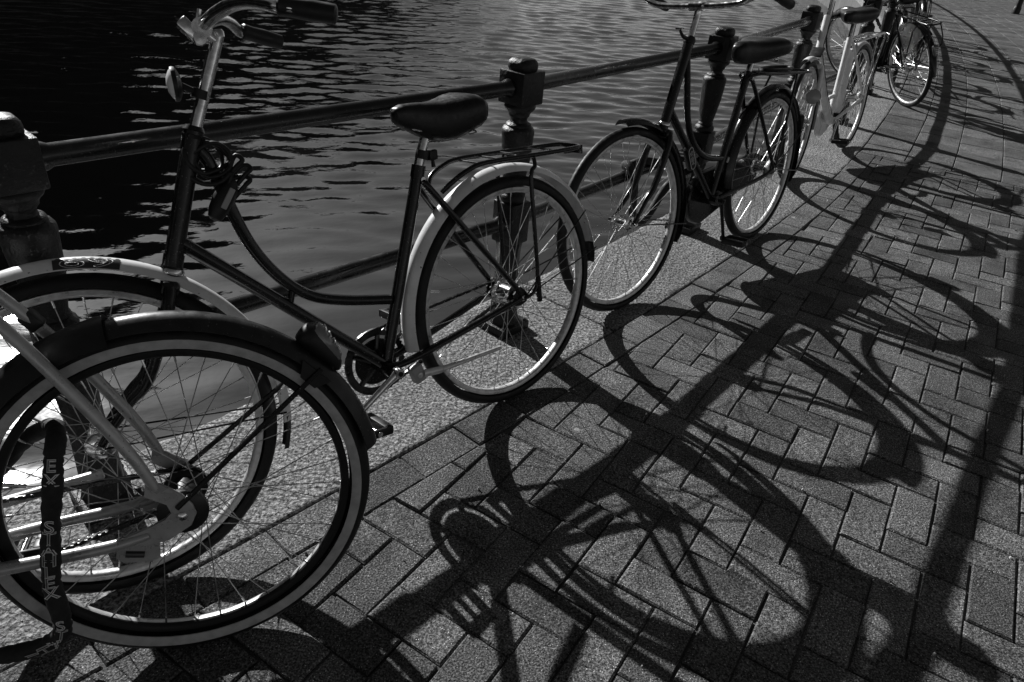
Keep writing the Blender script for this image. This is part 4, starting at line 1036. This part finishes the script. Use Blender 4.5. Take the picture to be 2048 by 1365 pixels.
mb = MB(); mb.box((.955, 0, .735), (.085, .07, .012), 'blackmatt', rot=Matrix.Rotation(.5, 3, 'Y'), bev=.004); mb.build('crown_cover', Db, SD)
head_lamp(Db, (1.095, .055, .505), (.8, .2, .15), .042, SD, body='chrome', depth=.045)
lamp_bracket(Db, [(1.06, .05, .50), (1.03, .055, .52)], .008, SD)
chaincase(Db, bbD, hc, 'white', r0=.108, r1=.05); crank(Db, bbD, -38, 1); crank(Db, bbD, 142, -1)
tubes(Db, 'seatpost', [([(.306, 0, .76), (.272, 0, .87)], .0135)], 'chrome')
saddle(Db, [(.43, .905, .006, .03), (.425, .922, .026, .055), (.39, .934, .040, .075), (.33, .934, .060, .085), (.27, .937, .090, .09), (.21, .944, .114, .095), (.17, .944, .122, .09), (.14, .934, .118, .075), (.12, .916, .09, .05)])
saddle_under(Db, .39, .15, .868)
L = [([(.30, .030, .735), (.22, .052, .742), (-.20, .058, .752), (-.34, .055, .752), (-.37, .02, .75), (-.37, -.02, .75), (-.34, -.055, .752), (-.20, -.058, .752), (.22, -.052, .742), (.30, -.030, .735)], .0065, 4)]
for s in (-1, 1): L.append(([(-.31, .056*s, .75), (-.30, .066*s, .72), (-.02, .070*s, .375)], .006)); L.append(([(-.15, .057*s, .75), (-.012, .070*s, .37)], .0055))
rkD = tubes(Db, 'luggage_rack', L, 'chrome')
for x in (.12, 0, -.12, -.24): stay(rkD, [(x, .056, .748), (x, -.056, .748)], .0034, 'chrome', 'rack_bar')
tubes(Db, 'handlebar', [([(.834, 0, .92), (.78, 0, 1.055), (.79, 0, 1.085)], [.0125, .0125, .015]), ([(.60, .28, 1.11), (.68, .275, 1.14), (.76, .22, 1.13), (.795, .10, 1.095), (.795, 0, 1.085), (.795, -.10, 1.095), (.76, -.22, 1.13), (.68, -.275, 1.14), (.60, -.28, 1.11)], .0112, 5)], 'chrome', SD)
grips(Db, [((.66, .277*s, 1.135), (.54, .283*s, 1.09)) for s in (1, -1)], SD)
stay(Db, [(.80, .02, 1.0), (.845, .026, .93), (.93, .028, .74), (.90, .03, .70), (.70, .03, .47), (.52, .03, .31)], .0024, 'blackmatt', 'brake_cable')

# ---- plain dark city bicycles further along
def city_bike(P, label, steer=0.0, rack=True, lamp=True, key='black', wb=1.10, crank_a=-80, guardkey='black', coat=False, rimkey='alloy'):
    o = empty('bicycle', mtx=P); tag(o, label, 'bicycle', 'bicycles parked along the railing')
    S = steer_matrix(wb, steer); b = (.465, .280)
    def ex(mb):
        mb.tube([(b[0], -.036, b[1]), (b[0], .036, b[1])], .022, key, n=14)
        for s in (-1, 1): mb.prism([(.03, .335), (.035, .372), (.008, .392), (-.020, .366), (-.018, .338), (.01, .33)], .058*s, .063*s, key)
    tubes(o, 'frame', [([(b[0], 0, b[1]), (.275, 0, .80)], .017), ([(b[0], 0, b[1]+.01), (.90, 0, .735)], .0185), ([(.805, 0, .96), (.915, 0, .69)], .020), ([(.82, 0, .915), (.70, 0, .73), (.55, 0, .60), (.36, 0, .565)], .0145, 5)] + frame_rear(b, (.28, .77), hc), key, extra=ex)
    fork(o, wb, (.918, .682), S, key)
    wheel(o, 'rear_wheel', Matrix.Translation((0, 0, .352)), hub='drum', each=False, seg=64, rim=rimkey)
    wheel(o, 'front_wheel', S @ Matrix.Translation((wb, 0, .352)), hub='plain', each=False, seg=64, rim=rimkey)
    guard(o, 'rear_mudguard', hc, .384, -2, 182, .060, guardkey, n=30); guard(o, 'front_mudguard', (wb, .352), .382, 62, 192, .058, guardkey, S, n=26)
    if coat:
        for s in (1, -1):
            pl = [(.375*math.cos(R_(a)), .352+.375*math.sin(R_(a))) for a in range(55, 126, 10)]+[(.05, .40), (.09, .44)]
            mb = MB(); mb.prism(pl, .037*s, .039*s, 'dkgrey'); mb.build('coat_guard', o)
    chain_set(o, b, hc, open_chain=True); crank(o, b, crank_a, 1); crank(o, b, crank_a+180, -1)
    for s in (-1, 1): stay(o, [(-.006, .066*s, .352), (.372*math.cos(R_(172)), .034*s, .352+.372*math.sin(R_(172)))], .0028, key)
    tubes(o, 'seatpost', [([(.277, 0, .79), (.24, 0, .885)], .013)], 'chrome')
    saddle(o, [(.385, .918, .006, .03), (.38, .933, .022, .05), (.34, .944, .034, .07), (.28, .943, .05, .085), (.22, .948, .085, .09), (.16, .955, .106, .09), (.12, .945, .10, .08), (.095, .92, .08, .05)])
    saddle_under(o, .35, .13, .882)
    if rack:
        L = [([(.27, .028, .775), (.20, .052, .778), (-.22, .060, .762), (-.30, .04, .760), (-.30, -.04, .760), (-.22, -.060, .762), (.20, -.052, .778), (.27, -.028, .775)], .0065, 4)]
        for s in (-1, 1): L.append(([(-.16, .060*s, .764), (-.10, .074*s, .68), (-.012, .068*s, .37)], .0055)); L.append(([(-.27, .055*s, .762), (-.33, .058*s, .60), (-.10, .070*s, .44), (-.012, .070*s, .36)], .005, 3))
        rk = tubes(o, 'luggage_rack', L, key)
        for x in (.12, .05, -.02, -.09, -.16, -.23): stay(rk, [(x, .058, .772-.03*(.2-x)), (x, -.058, .772-.03*(.2-x))], .0038, 'chrome', 'rack_bar')
        tail_lamp(o, (.380*math.cos(R_(150)), 0, .352+.380*math.sin(R_(150))), 150)
    tubes(o, 'handlebar', [([(.808, 0, .955), (.765, 0, 1.06), (.775, 0, 1.09)], [.0125, .0125, .0155]), ([(.60, .29, 1.10), (.68, .285, 1.13), (.76, .22, 1.12), (.78, .10, 1.095), (.78, 0, 1.09), (.78, -.10, 1.095), (.76, -.22, 1.12), (.68, -.285, 1.13), (.60, -.29, 1.10)], .0112, 5)], 'chrome', S)
    grips(o, [((.66, .287*s, 1.128), (.54, .293*s, 1.085)) for s in (1, -1)], S)
    if lamp: head_lamp(o, (.97, 0, .86), (1, 0, -.1), .038, S, body='chrome', depth=.05); lamp_bracket(o, [(.935, 0, .85), (.90, 0, .82), (.885, 0, .80)], .006, S)
    return o
city_bike(pose(3.4515, 6.9633, R_(97.6), -.236), 'dark city bicycle with chrome rack bars standing at an angle beyond the white bicycle', steer=.25, crank_a=-95, coat=True)
city_bike(pose(3.78, 8.05, R_(70), -.16), 'black city bicycle squeezed behind the angled dark bicycle', steer=.15, crank_a=-30, rimkey='dkgrey')
def along(s_, t_, dth, lean): x, y = K(s_, t_); return pose(float(x), float(y), KT(s_)+dth, lean)
city_bike(along(10.3, .02, R_(8), -.20), 'black city bicycle at the far end of the row by the top edge', steer=.2, crank_a=-60, key='dkgrey', rimkey='dkgrey')
city_bike(along(12.1, .02, R_(2), -.20), 'dark bicycle past the top edge of the picture, throwing its shadow on the slabs', steer=.1, crank_a=-20, rimkey='dkgrey')

# ---- bollard at the upper right corner
bo = empty('bollard', mtx=Matrix.Translation((10.82, 18.32, 0))); tag(bo, 'slim dark tapered bollard on the pavement at the upper right corner', 'bollard')
mb = MB(); mb.lathe([(.085, 0), (.085, .12), (.075, .14), (.068, .17), (.062, .55), (.060, .9)], 'iron', 'z', 16); mb.build('shaft', bo)
mb = MB(); mb.lathe([(.060, .9), (.070, .91), (.070, .95), (.062, .97), (.066, 1.03), (.045, 1.075), (.0001, 1.09)], 'iron', 'z', 16); mb.build('cap', bo)

# ---- grit and crumbs lying on the pavement
gr = random.Random(12); mb = MB()
for k in range(260):
    s_, t_ = gr.uniform(-1.2, 6), gr.uniform(-.45, 1.7); x, y = K(s_, t_); r = gr.choice((.0016, .002, .0025, .0032, .0045)); a0 = gr.uniform(0, 6)
    el = gr.uniform(.6, 1.0); top = [(x+r*.6*math.cos(a0+i*1.26)*el, y+r*.6*math.sin(a0+i*1.26), r*1.1+.001) for i in range(5)]; bot = [(x+r*math.cos(a0+i*1.26+gr.uniform(-.3, .3))*el, y+r*math.sin(a0+i*1.26), -.003) for i in range(5)]
    mb.loft([bot, top], gr.choice(('label', 'print', 'granite', 'sand')))
tag(mb.build('grit', None, smooth=False), kind='stuff')
